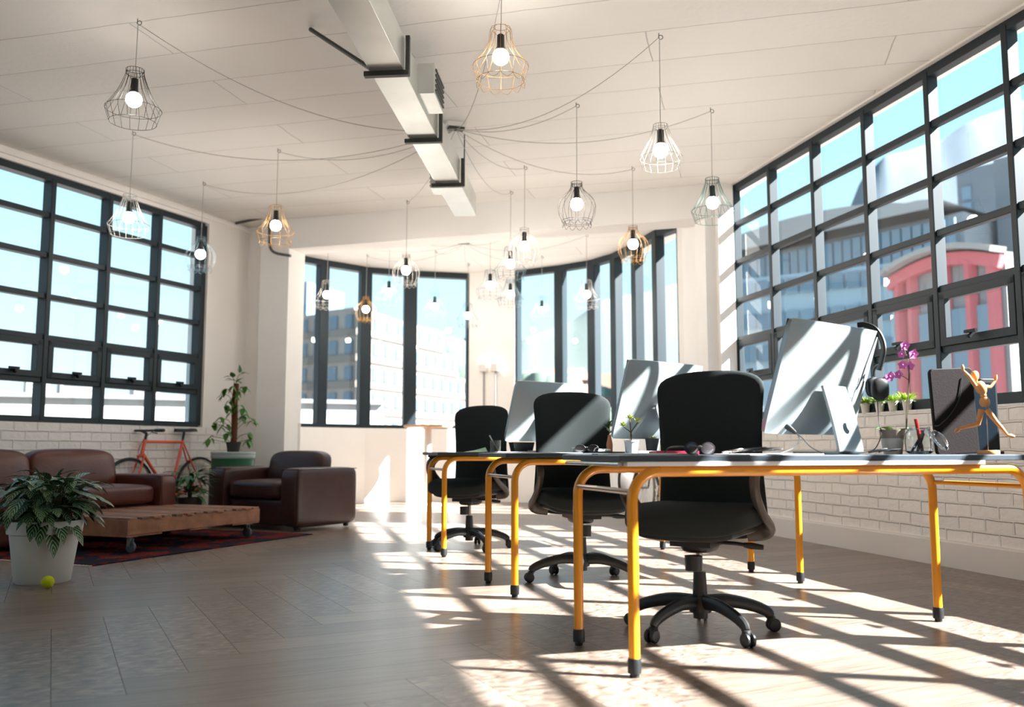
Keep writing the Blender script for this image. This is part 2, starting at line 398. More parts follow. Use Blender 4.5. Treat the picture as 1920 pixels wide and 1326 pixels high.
# ------------------------------------------------------------------ windows
def grid_window(name, org, dirv, out, cols, rows, vent_row, fw=0.05, depth=0.09, inset=0.05):
    """org: ground point at s=0, dirv along the wall, cols: list of s, rows: list of z (bottom to top)"""
    W = struct(bpy.data.objects.new(name, None)); scene.collection.objects.link(W)
    P = lambda s, z, d: org + dirv*s + out*d + V(0,0,z)
    d0 = inset + depth/2
    fr = MB()
    s0, s1, z0, z1 = cols[0], cols[-1], rows[0], rows[-1]
    up = tuple(out)
    for z in (z0, z1): fr.beam(P(s0-0.0,z,d0), P(s1+0.0,z,d0), 0.075, depth+0.02, up)
    for s in (s0, s1): fr.beam(P(s,z0,d0), P(s,z1,d0), 0.075, depth+0.02, up)
    fr.build('outer_frame', M_frame, W, smooth=False, bevel=0.004)
    for s in cols[1:-1]:
        m = MB(); m.beam(P(s,z0,d0), P(s,z1,d0), fw, depth+0.03, up); m.build('mullion', M_frame, W, smooth=False, bevel=0.006)
    for z in rows[1:-1]:
        m = MB(); m.beam(P(s0,z,d0), P(s1,z,d0), fw, depth, up); m.build('transom', M_frame, W, smooth=False, bevel=0.006)
    za, zb = rows[vent_row], rows[vent_row+1]
    for i in range(len(cols)-1):
        a, b = cols[i]+0.03, cols[i+1]-0.03; m = MB(); t = 0.055
        for z in (za+t*0.9, zb-t*0.9): m.beam(P(a,z,d0-0.02), P(b,z,d0-0.02), t, depth-0.01, up)
        for s in (a+t/2, b-t/2): m.beam(P(s,za+0.03,d0-0.02), P(s,zb-0.03,d0-0.02), t, depth-0.01, up)
        sash = m.build('vent_sash', M_frame, W, smooth=False, bevel=0.004)
        h = MB(); c = (a+b)/2
        h.beam(P(c-0.05,za+0.085,d0-0.085), P(c+0.05,za+0.085,d0-0.085), 0.02, 0.018, up); h.beam(P(c,za+0.085,d0-0.06), P(c,za+0.045,d0-0.10), 0.02, 0.02, up)
        h.build('latch', mat('latch_dark', srgb(28,32,34), 0.35, 0.6), sash, smooth=False)
    g = MB(); gg = d0+0.015
    for i in range(len(cols)-1):
        for j in range(len(rows)-1):
            q = [P(cols[i],rows[j],gg), P(cols[i+1],rows[j],gg), P(cols[i+1],rows[j+1],gg), P(cols[i],rows[j+1],gg)]
            g.add(q, [(0,1,2,3)])
    g.build('glass_panes', M_glass, W, smooth=False)
    return W
rowsR = [1.065, 1.42, 1.83, 2.215, 2.60, 2.985, 3.36]
rowsL = [1.02, 1.385, 1.775, 2.155, 2.535, 2.91, 3.265]
grid_window('window_2', RK, RD, RN, [0.04+0.722*i for i in range(17)], rowsR, 1, depth=0.055)
grid_window('window_1', LP(2.545), -LD, LN, [0.655*i for i in range(13)], rowsL, 1, inset=0.04)
def bay_window(name, pts, wide):
    W = struct(bpy.data.objects.new(name, None)); scene.collection.objects.link(W)
    z0, z1 = BSILL+0.02, CEIL-0.02; r = MB(); g = MB(); N = len(pts)
    off = []
    for i, p in enumerate(pts):
        t = (pts[min(i+1, N-1)]-pts[max(i-1, 0)]).normalized(); off.append(p+V(-t.y, t.x, 0)*0.08)
    for i in range(N-1):
        a, b = off[i], off[i+1]; t = (b-a).normalized(); up = (-t.y, t.x, 0)
        r.beam(a+V(0,0,z0), b+V(0,0,z0), 0.06, 0.12, up); r.beam(a+V(0,0,z1-0.02), b+V(0,0,z1-0.02), 0.09, 0.12, up)
        g.add([a+V(0,0,z0), b+V(0,0,z0), b+V(0,0,z1), a+V(0,0,z1)], [(0,1,2,3)])
    r.build('rail', M_frame, W, smooth=False)
    for i, p in enumerate(off):
        t = (pts[min(i+1, N-1)]-pts[max(i-1, 0)]).normalized()
        w = wide[i]
        m = MB(); m.beam(p+V(0,0,z0), p+V(0,0,z1), w, 0.13, (-t.y, t.x, 0)); m.build('mullion', M_frame, W, smooth=False, bevel=0.012)
    g.build('glass_panes', M_glass, W, smooth=False)
bay_window('window_3', BAY_L, [0.09, 0.15, 0.17, 0.19, 0.06])
bay_window('window_4', BAY_R, [0.07, 0.15, 0.15, 0.14, 0.13, 0.11, 0.08])

# ------------------------------------------------------------------ outside
M_ground = mat('pale_street', srgb(118,114,110), 0.9)
mb = MB(); mb.add([(-260,16,-14),(260,16,-14),(260,900,-14),(-260,900,-14)], [(0,1,2,3)]); mb.add([(-260,-120,-14),(-14,-120,-14),(-14,16,-14),(-260,16,-14)], [(0,1,2,3)]); mb.add([(10,-120,-14),(260,-120,-14),(260,16,-14),(10,16,-14)], [(0,1,2,3)])
struct(mb.build('ground', M_ground, smooth=False))
M_ofw = mat('office_white', srgb(128,122,117), 0.8, var=0.03, vscale=0.2)
M_ofb = mat('office_band', srgb(104,97,92), 0.8)
M_ofg = mat('office_glass', srgb(78,96,112), 0.25)
M_tow = mat('blue_cladding', srgb(96,124,150), 0.5)
M_roofw = mat('white_roof', srgb(150,148,146), 0.7)
M_unit = mat('roof_unit_grey', srgb(110,114,118), 0.6)
def windows_on(parent, a, b, z0, z1, n, m, fill=0.6, out=0.05, pane=True):
    a = V(a.x,a.y,0); b = V(b.x,b.y,0); t = (b-a).normalized(); L = (b-a).length; nr = V(t.y,-t.x,0); w = L/n
    for i in range(n):
        mbx = MB(); c = a+t*(w*(i+0.5))+nr*out
        mbx.beam(c-t*w*fill/2+V(0,0,(z0+z1)/2), c+t*w*fill/2+V(0,0,(z0+z1)/2), 2*out, z1-z0, (0,0,1))
        mbx.build('window', m, parent, smooth=False)
def face_block(mb, pts, z0, z1):
    N = len(pts); vs = [(p.x,p.y,z0) for p in pts]+[(p.x,p.y,z1) for p in pts]
    mb.add(vs, [tuple(range(N))[::-1], tuple(range(N, 2*N))]+[(i,(i+1) % N, N+(i+1) % N, N+i) for i in range(N)])
# office block: corner towards us, stepped down to the right
bA = thing('office_building', 'white office block of five window rows beyond the curved window', 'building', (-20.6,120,-14))
c0, cl, c1 = V(-20.6,120,0), V(-42,134,0), V(-13.5,137,0)
def oM(): return Matrix.Translation((20.6,-120,14))
def ob(mb, name, m): return mb.build(name, m, bA, smooth=False, M=oM())
dR = (V(-8.5,150,0)-c0).normalized(); dL = (cl-c0).normalized()
steps = [(0,19.2,27),(0,15.9,31),(0,12.4,36),(0,8.8,40)]
prev = -14
zs = [-14, 5.4, 9.0, 12.5, 16.0, 19.4]
lens = [44, 40, 36, 31, 26]
mb = MB()
for i in range(5):
    p = [c0, c0+dR*lens[i], c0+dR*lens[i]+dL*22, c0+dL*26]
    face_block(mb, p, zs[i], zs[i+1]-0.004)
wallO = ob(mb, 'wall', M_ofw)
mb = MB()
for i in range(1, 5):
    for dd, Ln in ((dR, lens[i]), (dL, 26)):
        nr = V(dd.y, -dd.x, 0)*(1 if dd is dR else -1)
        mb.beam(c0+nr*0.12+V(0,0,zs[i]+0.45), c0+dd*Ln+nr*0.12+V(0,0,zs[i]+0.45), 0.3, 0.9, (0,0,1))
ob(mb, 'spandrel_band', M_ofb)
for i in range(5):
    zb = zs[i+1]-2.5 if i else 2.9
    for dd, Ln, cnt in ((dR, lens[i], int(lens[i]/2.9)), (dL, 26, 9)):
        nr = V(dd.y, -dd.x, 0)*(1 if dd is dR else -1); w = Ln/cnt
        for k in range(cnt):
            m2 = MB(); c = c0+dd*(w*(k+0.5))+nr*0.08; z = zb+0.95
            m2.beam(c-dd*w*0.25+V(0,0,z), c+dd*w*0.25+V(0,0,z), 0.24, 1.8, (0,0,1)); ob(m2, 'window', M_ofg)
mb = MB(); face_block(mb, [c0+dL*5+dR*6, c0+dR*16+dL*5, c0+dR*16+dL*12, c0+dL*12+dR*6], 19.4, 21.0); ob(mb, 'plant_room', M_ofw)
tw = MB(); face_block(tw, [V(-60,190,0), V(-42.6,186,0), V(-37.5,200,0), V(-55,206,0)], -14, 35.5)
tb = tw.build('tower_block', M_tow, smooth=False); tag(tb, 'blue clad tower block behind the white office block', 'building')
# white roof across the street on the left
rb = thing('flat_roofed_building', 'long low building with a white parapet outside the left window', 'building', (-20,32,-14))
mb = MB(); face_block(mb, [V(-34,20,0), V(-19,30,0), V(-5.2,36.5,0), V(-6.5,46,0), V(-38,42,0)], -14, 2.55)
Mr = Matrix.Translation((20,-32,14)); mb.build('wall', M_roofw, rb, smooth=False, M=Mr)
mb = MB()
for p, q in ((V(-34,20,0),V(-19,30,0)),(V(-19,30,0),V(-5.2,36.5,0))):
    mb.beam(p+V(0,0,2.62), q+V(0,0,2.62), 0.4, 0.14, (0,0,1)); mb.beam(p+V(0,-0.03,1.75), q+V(0,-0.03,1.75), 0.08, 0.05, (0,0,1))
mb.build('coping', M_unit, rb, smooth=False, M=Mr)
for i, (x, y, w) in enumerate([(-24.5,32.5,1.4),(-22.4,33.6,0.9),(-20.6,34.4,1.6),(-18.6,35.4,0.8),(-17.2,36,1.5),(-15,37,1.0),(-12.3,36.6,1.1),(-10.0,37.5,1.0),(-27,31,1.3)]):
    u = thing('roof_unit', '%s ventilation box on the white flat roof, %s' % ('wide grey' if w > 1.2 else 'narrow grey', ['first past the second window mullion','between two wide boxes','widest of the row','slim one beside the widest','long one near the window jamb','last before the curved window','left one seen through the curved window','right one seen through the curved window','furthest along the parapet'][i]), 'vent', (x,y,2.55), 0.6, 'boxes on the white roof')
    mb = MB(); mb.box((0,0,0.5), (w,0.9,1.0)); mb.build('casing', M_unit, u, smooth=False)
    mb = MB()
    for k in range(4): mb.box((0,-0.47,0.25+k*0.16), (w*0.8,0.04,0.06))
    mb.build('louvre', M_ofw, u, smooth=False)
# buildings and hill on the right
def terrain(name, pts, y0, y1, m, rough, label, seed):
    "ridge: pts are (x, height) along y0; falls to y1 behind and to the front"
    rnd = random.Random(seed); n = 60; mrows = 16; vs = []; fs = []
    xs = [p[0] for p in pts]
    def hgt(x):
        for (xa, za), (xb, zb) in zip(pts, pts[1:]):
            if xa <= x <= xb: t = (x-xa)/(xb-xa); t = t*t*(3-2*t)*0.5+t*0.5; return za+(zb-za)*t
        return pts[-1][1]
    for j in range(mrows+1):
        tj = j/mrows; y = y0+(y1-y0)*tj; k = math.sin(min(1, tj*1.25)*PI/2)
        for i in range(n+1):
            x = xs[0]+(xs[-1]-xs[0])*i/n; h = hgt(x)
            vs.append((x*(y/y1), y, -14+(h+14)*k*(1+rough*0.06*(1.15-k)*(math.sin(x*0.11+j*0.9+seed)+math.sin(x*0.047-j*0.6)+0.5*math.sin(x*0.29+j*1.7)))))
    for j in range(mrows):
        for i in range(n): a = j*(n+1)+i; fs.append((a, a+1, a+n+2, a+n+1))
    mb = MB(); mb.add(vs, fs); o = mb.build(name, m, smooth=True, sharp=180); struct(o); o['label'] = label
    return o
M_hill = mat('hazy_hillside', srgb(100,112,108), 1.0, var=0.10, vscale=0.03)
M_mtn = mat('hazy_mountain', srgb(98,112,122), 1.0, var=0.06, vscale=0.008)  # hill and mountain colours carry the aerial haze; no haze is built
def hx(px, y): return (px-960)/FPX*y*0.995
def hz(py, y): return at(960, py, y).z
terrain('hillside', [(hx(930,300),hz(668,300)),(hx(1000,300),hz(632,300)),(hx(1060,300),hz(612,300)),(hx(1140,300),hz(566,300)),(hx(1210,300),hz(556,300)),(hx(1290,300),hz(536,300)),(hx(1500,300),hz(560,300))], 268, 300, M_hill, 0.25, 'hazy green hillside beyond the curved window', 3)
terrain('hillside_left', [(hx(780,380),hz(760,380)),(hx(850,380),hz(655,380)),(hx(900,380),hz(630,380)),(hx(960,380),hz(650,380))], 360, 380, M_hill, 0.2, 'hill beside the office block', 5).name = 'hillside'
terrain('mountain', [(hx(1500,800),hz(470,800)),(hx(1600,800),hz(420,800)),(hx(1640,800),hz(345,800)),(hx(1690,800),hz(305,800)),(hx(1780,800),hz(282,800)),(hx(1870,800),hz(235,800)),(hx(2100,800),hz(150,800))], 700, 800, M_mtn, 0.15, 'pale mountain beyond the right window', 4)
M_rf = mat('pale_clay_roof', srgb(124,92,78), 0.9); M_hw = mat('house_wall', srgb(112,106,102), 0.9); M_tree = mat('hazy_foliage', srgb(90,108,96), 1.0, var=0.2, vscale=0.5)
hs = [(985,735,150,9),(1015,712,170,10),(1030,760,118,6),(1065,705,175,9),(1088,740,150,8),(1120,715,170,9),(1130,770,120,8),(1000,780,120,9),(1165,735,150,10),(1075,785,110,8),(1205,720,170,10),(1240,760,140,9)]
hl = ['top left','high','low','highest','middle','upper','lower','bottom left','right of the dark mullion','bottom','upper right','right end']
hd = [150,176,112,186,140,196,104,122,160,96,170,130]
for i, (px, py, y, w) in enumerate(hs):
    y = hd[i]; w *= 0.72*y/140
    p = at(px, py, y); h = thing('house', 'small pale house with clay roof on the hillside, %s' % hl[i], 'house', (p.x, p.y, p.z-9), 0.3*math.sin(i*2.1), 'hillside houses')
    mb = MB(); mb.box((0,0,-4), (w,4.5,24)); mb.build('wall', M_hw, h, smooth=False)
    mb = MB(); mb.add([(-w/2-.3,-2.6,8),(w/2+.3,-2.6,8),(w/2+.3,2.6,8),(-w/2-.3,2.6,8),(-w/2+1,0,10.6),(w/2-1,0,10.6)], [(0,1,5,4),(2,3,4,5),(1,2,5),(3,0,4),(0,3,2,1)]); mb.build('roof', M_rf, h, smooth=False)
tl = ['beside the first mullion','left of the double mullion','under the high house','below the houses','in front of the right houses','at the far right of the slope','beside the office block','by the lowest house','above the lowest house','right of the bottom house']
for i, (px, py, y, r) in enumerate([(975,765,125,4.5),(1048,745,135,4),(1020,738,150,4.5),(1055,772,115,4),(1105,765,128,4),(1225,745,150,5),(873,700,200,7),(1010,800,100,3.5),(1150,790,105,3.5),(1100,800,100,3)]):
    y = [133,163,74,88,118,146,200,80,90,84][i]; r *= 0.8*y/110; p = at(px, py, y); mb = MB()
    rnd = random.Random(i)
    for k in range(7): mb.sphere((r*(rnd.random()-.5)*1.3, r*(rnd.random()-.5), r*(rnd.random()-.5)*0.8), r*0.62, 10)
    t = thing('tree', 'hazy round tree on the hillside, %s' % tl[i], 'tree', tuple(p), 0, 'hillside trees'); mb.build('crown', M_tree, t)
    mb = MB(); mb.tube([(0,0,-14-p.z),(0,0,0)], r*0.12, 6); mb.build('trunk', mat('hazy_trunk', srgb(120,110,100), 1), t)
# long terraced building with curved roof
def at2(px, py, y): return at(px, py, y)
M_ter = mat('terrace_concrete', srgb(150,158,163), 0.85, var=0.04, vscale=0.1); M_tgl = mat('terrace_glass', srgb(108,130,146), 0.3)  # concrete and glass lightened to stand for haze in the air
tb_ = thing('terrace_building', 'long pale terraced building with a shallow curved roof beyond the right window', 'building', (30,95,-14))
Mt = Matrix.Translation((-30,-95,14))
pL, pR = V(hx(1345,110),110,0), V(hx(1800,86),86,0)
mb = MB(); td = (pR-pL).normalized(); tn = V(-td.y, td.x, 0)
for (z0, z1, fwd) in ((-14,12,0),(12,19.5,1.5),(19.5,24.2,3)):
    face_block(mb, [pL+tn*fwd, pR+tn*fwd, pR+tn*20, pL+tn*20], z0, z1)
mb.build('wall', M_ter, tb_, smooth=False, M=Mt)
mb = MB(); N = 24; vs = []
for i in range(N+1):
    t = i/N; p = pL+(pR-pL)*t; z = 24.2+1.9*math.sin(PI*min(1, t*1.1))**0.6 if t < 0.9 else 24.2+1.9*max(0.0, (1-t)/0.1)**0.5*0.3
    vs += [tuple(p-tn*1+V(0,0,24.2)), tuple(p-tn*1+V(0,0,z+0.5)), tuple(p+tn*20+V(0,0,z+0.5))]
fs = []
for i in range(N): a = 3*i; fs += [(a,a+3,a+4,a+1),(a+1,a+4,a+5,a+2)]
mb.add(vs, fs); mb.build('roof', M_roofw, tb_, M=Mt, sharp=60)
Lb = (pR-pL).length; nwin = 26
for i in range(nwin):
    c = pL+td*(Lb*(i+0.5)/nwin)+tn*1.45; m2 = MB(); m2.beam(c-td*Lb/nwin*0.42+V(0,0,21.6), c+td*Lb/nwin*0.42+V(0,0,21.6), 0.3, 3.6, (0,0,1)); m2.build('window', M_tgl, tb_, smooth=False, M=Mt)
for (z, f) in ((18.9,0.6),(12.0,-0.6),(11.0,-1.2)):
    m2 = MB(); m2.beam(pL+tn*f+V(0,0,z), pR+tn*f+V(0,0,z), 0.8, 0.7, (0,0,1)); m2.build('terrace_edge', M_roofw, tb_, smooth=False, M=Mt)
# tower beside it
p0 = V(hx(1820,128),128,0); p1 = V(hx(1893,124),124,0)
tt = thing('grey_tower', 'grey tower with one tall strip of glass beyond the right window', 'building', (p0.x,p0.y,-14)); Mtt = Matrix.Translation((-p0.x,-p0.y,14)); dd = (p1-p0).normalized(); nn = V(-dd.y,dd.x,0)
mb = MB(); face_block(mb, [p0, p1, p1+nn*10, p0+nn*10], -14, hz(322,128)); mb.build('wall', mat('tower_concrete', srgb(104,112,120), 0.85), tt, smooth=False, M=Mtt)
mb = MB(); a = p0+dd*0.7+V(0,0,0); b = p0+dd*2.0
for k in range(12): mb.beam(a+V(0,0,12+k*2.3)-nn*0.1, b+V(0,0,12+k*2.3)-nn*0.1, 0.2, 1.9, (0,0,1))
mb.build('glass_strip', M_tgl, tt, smooth=False, M=Mtt)
p2 = V(hx(1893,90),90,0); p3 = V(hx(2050,84),84,0)
g2 = MB(); face_block(g2, [p2, p3, p3+nn*12, p2+nn*12], -14, hz(300,90)); tag(g2.build('concrete_block', mat('mid_grey_wall', srgb(104,112,118), 0.9), smooth=False), 'plain grey block at the edge of the right window', 'building')
# low glazed blue building and red arched building
bb = thing('glazed_building', 'low pale blue glazed building in front of the terraces', 'building', (24,70,-14)); Mb2 = Matrix.Translation((-24,-70,14))
q0, q1 = V(hx(1350,76),76,0), V(hx(1690,68),68,0); dd2 = (q1-q0).normalized(); n2 = V(-dd2.y,dd2.x,0)
mb = MB(); face_block(mb, [q0, q1, q1+n2*10, q0+n2*10], -14, hz(512,72)); mb.build('wall', mat('pale_blue_wall', srgb(146,166,178), 0.7), bb, smooth=False, M=Mb2)  # blue wall lightened too, with haze put into its colour
L2 = (q1-q0).length
for r_ in range(3):
    z = hz(535+r_*62, 72)
    for i in range(12):
        c = q0+dd2*(L2*(i+0.5)/12)-n2*0.1; m2 = MB(); m2.beam(c-dd2*L2/12*0.4+V(0,0,z), c+dd2*L2/12*0.4+V(0,0,z), 0.25, 1.3, (0,0,1)); m2.build('window', M_tgl, bb, smooth=False, M=Mb2)
M_red = mat('hazed_red_cladding', srgb(186,104,110), 0.8); M_ow = mat('arched_white', srgb(132,132,134), 0.8)  # red washed out to put distance haze into the cladding colour
ra = thing('arched_building', 'red and white building with a shallow arched roof beyond the right window', 'building', (24,50,-14)); Mra = Matrix.Translation((-24,-50,14))
r0, r1 = V(hx(1686,54),54,0), V(hx(1905,47),47,0); dr = (r1-r0).normalized(); nr_ = V(-dr.y,dr.x,0); Lr = (r1-r0).length
zt = hz(476,51); za = zt-0.2
def archz(t, top, low): return low+(top-low)*math.sin(PI*(0.12+0.76*t))
mb = MB(); N = 20; vs = []; fs = []
for i in range(N+1):
    t = i/N; p = r0+dr*(Lr*t); z = archz(t, zt, za-1.0)
    vs += [tuple(p+V(0,0,-14)), tuple(p+V(0,0,z)), tuple(p+nr_*9+V(0,0,z)), tuple(p+nr_*9+V(0,0,-14))]
for i in range(N): a = 4*i; fs += [(a,a+4,a+5,a+1),(a+1,a+5,a+6,a+2),(a+2,a+6,a+7,a+3)]
fs += [(0,1,2,3),(4*N+3,4*N+2,4*N+1,4*N)]
mb.add(vs, fs); mb.build('wall', M_ow, ra, smooth=False, M=Mra)
mb = MB(); pts = [r0+dr*(Lr*i/N)-nr_*0.25+V(0,0,archz(i/N, zt, za-1.0)-0.55) for i in range(N+1)]
for a, b in zip(pts, pts[1:]): mb.beam(a, b, 0.5, 0.7, (0,0,1))
mb.build('red_arch', M_red, ra, smooth=False, M=Mra)
mb = MB(); pts = [r0+dr*(Lr*i/N)-nr_*0.5+V(0,0,archz(i/N, zt, za-1.0)+0.1) for i in range(N+1)]
for a, b in zip(pts, pts[1:]): mb.beam(a, b, 1.2, 0.3, (0,0,1))
mb.build('roof_edge', M_roofw, ra, smooth=False, M=Mra)
for t in (0.10, 0.22, 0.52, 0.74, 0.92):
    p = r0+dr*(Lr*t)-nr_*0.2; zz = archz(t, zt, za-1.0)-0.8; m2 = MB(); m2.beam(p+V(0,0,-14), p+V(0,0,zz), 0.5, 0.5, (1,0,0)); m2.build('red_column', M_red, ra, smooth=False, M=Mra)
for t0, t1 in ((0.27,0.48),(0.56,0.70),(0.78,0.89)):
    m2 = MB(); a, b = r0+dr*(Lr*t0)-nr_*0.12, r0+dr*(Lr*t1)-nr_*0.12; m2.beam(a+V(0,0,5), b+V(0,0,5), 0.24, 7.0, (0,0,1)); m2.build('window', M_tgl, ra, smooth=False, M=Mra)
# ------------------------------------------------------------------ desks
M_yel = mat('mustard_enamel', srgb(226,150,28), 0.32, coat=0.3)
M_dtop = mat('dark_slate_laminate', srgb(58,66,74), 0.35)
M_blk = mat('black_plastic', srgb(24,26,28), 0.42)
M_chrome = mat('brushed_steel', srgb(196,190,182), 0.28, 1.0)
M_whiteb = mat('white_board', srgb(232,234,236), 0.45)
DE = V(0.958, 0.288, 0).normalized(); DS = V(-DE.y, DE.x, 0)    # along the desk, across the desk (away)
DROT = math.atan2(DE.y, DE.x)
DESK_Z = 0.737
def make_desk(name, label, loc, board):
    t = thing(name, label, 'desk', loc, DROT, 'desks in a row')
    W, D = 1.70, 0.52; R = 0.019
    mb = MB(); mb.box((W/2, D/2, DESK_Z-0.011), (W+0.11, D+0.05, 0.022)); mb.build('desktop', M_dtop, t, smooth=False, bevel=0.003)
    for y in (0, D):
        top = DESK_Z-0.022-R-(0.014 if board else 0.002); r = 0.10
        for s, x in ((1, 0), (-1, W)):
            pts = [(x, y, 0.05), (x, y, 0.35), (x, y, top-r)]+[(x+s*(r-r*math.cos(a)), y, top-r+r*math.sin(a)) for a in [PI/2*i/8 for i in range(1, 9)]]
            mb = MB(); mb.tube(pts, R, 14); lg = mb.build('leg', M_yel, t)
            mb = MB(); mb.lathe([(0.0,0),(0.016,0),(0.016,0.012),(0.023,0.014),(0.0235,0.05),(0.021,0.062),(0.0,0.062)], (x,y,0), 16); mb.build('rubber_foot', M_blk, lg)
        mb = MB(); mb.tube([(r, y, top), (W-r, y, top)], R, 14); mb.build('rail', M_yel, t)
    for i, x in enumerate((0, W)):
        mb = MB(); mb.tube([(x, R*0.7, 0.612), (x, D-R*0.7, 0.612)], 0.0095, 10); mb.build('stretcher', M_chrome if x == 0 else M_yel, t)
    if board:
        mb = MB(); mb.box((0.72, 0.19, DESK_Z-0.0295), (1.50, 0.44, 0.015)); mb.build('pull_out_board', M_whiteb, t, smooth=False, bevel=0.002)
        mb = MB(); mb.tube([(-0.045, 0.0, DESK_Z-0.031), (-0.045, D, DESK_Z-0.031)], 0.008, 8); mb.build('slide_rail', M_chrome, t)
    return t
make_desk('desk', 'yellow-legged desk nearest the windowsill plants, with a white pull-out board', (0.41,3.128,0), True)
make_desk('desk', 'yellow-legged desk carrying the little succulent pot', (0.014,4.778,0), False)
make_desk('desk', 'yellow-legged desk carrying the pen cup and green note', (-0.482,6.522,0), False)
def dk(i, a, b, z=0.0):
    "point on desk i: a along, b across"
    o = [V(0.41,3.128,0), V(0.014,4.778,0), V(-0.482,6.522,0)][i]
    return o+DE*a+DS*b+V(0,0,DESK_Z+z)

# ------------------------------------------------------------------ office chairs
M_fab = mat('black_woven_fabric', srgb(44,50,50), 0.92, bump=0.3, bscale=500, spec=0.2)
M_chp = mat('black_chair_plastic', srgb(30,31,32), 0.45)
M_arm = mat('dark_grey_chair_plastic', srgb(84,80,76), 0.36)
def make_chair(label):
    "faces -y; seat centre over the origin"
    t = thing('office_chair', label, 'office chair', (0,0,0), 0, 'office chairs at the desks')
    # backrest
    n, m = 26, 30; vs = []; fs = []
    def hw(v):
        z = v
        base = 0.247-0.015*math.sin(PI*min(1, max(0, (v-0.12)/0.75)))-0.004*v
        if v > 0.86: base *= (1-((v-0.86)/0.14)**3.2)**(1/2.4) if v < 1 else 0
        if v < 0.10: base *= (1-((0.10-v)/0.10)**2.6)**(1/2.2) if v > 0 else 0
        return max(base, 0.0)
    for side in (1, -1):
        for j in range(m+1):
            v = j/m; v = 0.5-0.5*math.cos(PI*v)
            for i in range(n+1):
                u = 2*i/n-1; w = hw(v); uu = math.sin(u*PI/2)
                ed = (1-abs(uu)**6)*(1-abs(2*v-1)**10)
                y = 0.20+0.045*v+0.035*math.cos(PI*(v*1.3))*0.6 - 0.035*(uu*w/0.238)**2
                vs.append((uu*w, y + side*0.026*max(ed, 0)**0.5, 0.365+0.745*v))
    for s in range(2):
        o = s*(m+1)*(n+1)
        for j in range(m):
            for i in range(n):
                a = o+j*(n+1)+i; q = (a, a+1, a+n+2, a+n+1); fs.append(q[::-1] if s == 0 else q)
    mb = MB(); mb.add(vs, fs); mb.build('backrest', M_fab, t, weld=True, sharp=70)
    # seat
    def droop(o):
        x, y, z = o; k = max(0, (-y-0.10)/0.15); return [x*(1-0.06*max(0, y/0.24)), y, z-0.030*k*k+0.012*abs(x/0.25)**2.5]
    mb = MB(); mb.soft((0,-0.02,0.475), (0.52,0.50,0.105), 5, (0,0,0.12), 12, fn=droop); mb.build('seat', M_fab, t, weld=True, sharp=80)
    mb = MB(); mb.soft((0,-0.01,0.425), (0.46,0.44,0.05), 5, k=8, fn=droop); mb.box((0,0.0,0.385), (0.17,0.24,0.05)); mb.box((0,0.18,0.39), (0.09,0.14,0.03)); mb.build('seat_shell', M_chp, t, weld=False)
    mb = MB(); mb.soft((0,0.02,0.365), (0.13,0.20,0.075), 4, k=6); mb.lathe([(0,0),(0.034,0),(0.036,0.06),(0,0.06)], (0.0,-0.075,0.262), 16); mb.build('tilt_mechanism', M_chp, t)
    mb = MB(); mb.tube([(0.05,0.0,0.375),(0.16,0.0,0.372),(0.20,0,0.368)], 0.008, 8); mb.tube([(0.19,0,0.368),(0.22,0,0.366),(0.27,0,0.362)], [0.010,0.014,0.010], 8, sy=0.6); mb.build('height_lever', M_chp, t)
    # arms
    for s in (-1, 1):
        x = s*0.275
        pts = smooth_path([(s*0.17,0.13,0.405),(s*0.24,0.13,0.415),(x,0.09,0.445),(x,-0.02,0.50),(x,-0.115,0.575),(x,-0.125,0.645),(x,-0.05,0.70)], 5)
        mb = MB(); mb.tube(pts, 0.036, 10, sy=0.5); a = mb.build('armrest', M_arm, t)
        mb = MB(); mb.soft((x,-0.01,0.705), (0.08,0.25,0.03), 4, k=6); mb.build('arm_pad', M_chp, a, weld=True, sharp=80)
    # column and base
    mb = MB(); mb.lathe([(0,0.06),(0.03,0.06),(0.032,0.13),(0.026,0.24),(0.026,0.25),(0,0.25)], (0,0,0), 20); mb.build('column', M_chp, t)
    mb = MB(); mb.lathe([(0.014,0.245),(0.014,0.36)], (0,0,0), 12); mb.build('gas_lift', M_chrome, t)
    mb = MB(); mb.lathe([(0,0.085),(0.045,0.085),(0.05,0.12),(0.036,0.15),(0,0.15)], (0,0,0), 20); mb.build('hub', M_chp, t)
    for k in range(5):
        a = 2*PI*k/5 - 1.9; d = V(math.cos(a), math.sin(a), 0)
        pts = smooth_path([d*0.02+V(0,0,0.125), d*0.12+V(0,0,0.128), d*0.22+V(0,0,0.108), d*0.285+V(0,0,0.082), d*0.30+V(0,0,0.062)], 4)
        mb = MB(); mb.tube(pts, [0.030-0.010*i/(len(pts)-1) for i in range(len(pts))], 10, sy=0.72); lg = mb.build('base_leg', M_chp, t)
        c = d*0.30; pr = V(-d.y, d.x, 0); mb = MB(); off = d*0.012
        Mx = Matrix((pr, d, V(0,0,1))).transposed().to_4x4(); Mx.translation = c+off+V(0,0,0.0275)
        for s in (-1, 1): mb.lathe([(0,-0.009),(0.022,-0.009),(0.0275,-0.004),(0.0275,0.004),(0.022,0.009),(0,0.009)], (0,0,s*0.014), 18, M=Mx @ Matrix.Rotation(PI/2, 4, 'Y'))
        mb.soft((0,0,0), (0.034,0.045,0.036), 3, k=5, M=Matrix.Translation(c+off*0.3+V(0,0,0.048)))
        mb.build('caster', M_chp, lg)
    return t
chair0 = make_chair('black office chair facing the desk with the white pull-out board')
chair0.location = (0.785, 3.87, 0); chair0.rotation_euler = (0,0,math.atan2(-0.50,0.87))
dup(chair0, (0.405,5.36,0), math.atan2(0.20,0.98), 'black office chair with sunlight across its backrest, facing the succulent desk')
dup(chair0, (-0.33,7.10,0), math.atan2(-0.45,0.89), 'black office chair facing the desk with the pen cup')

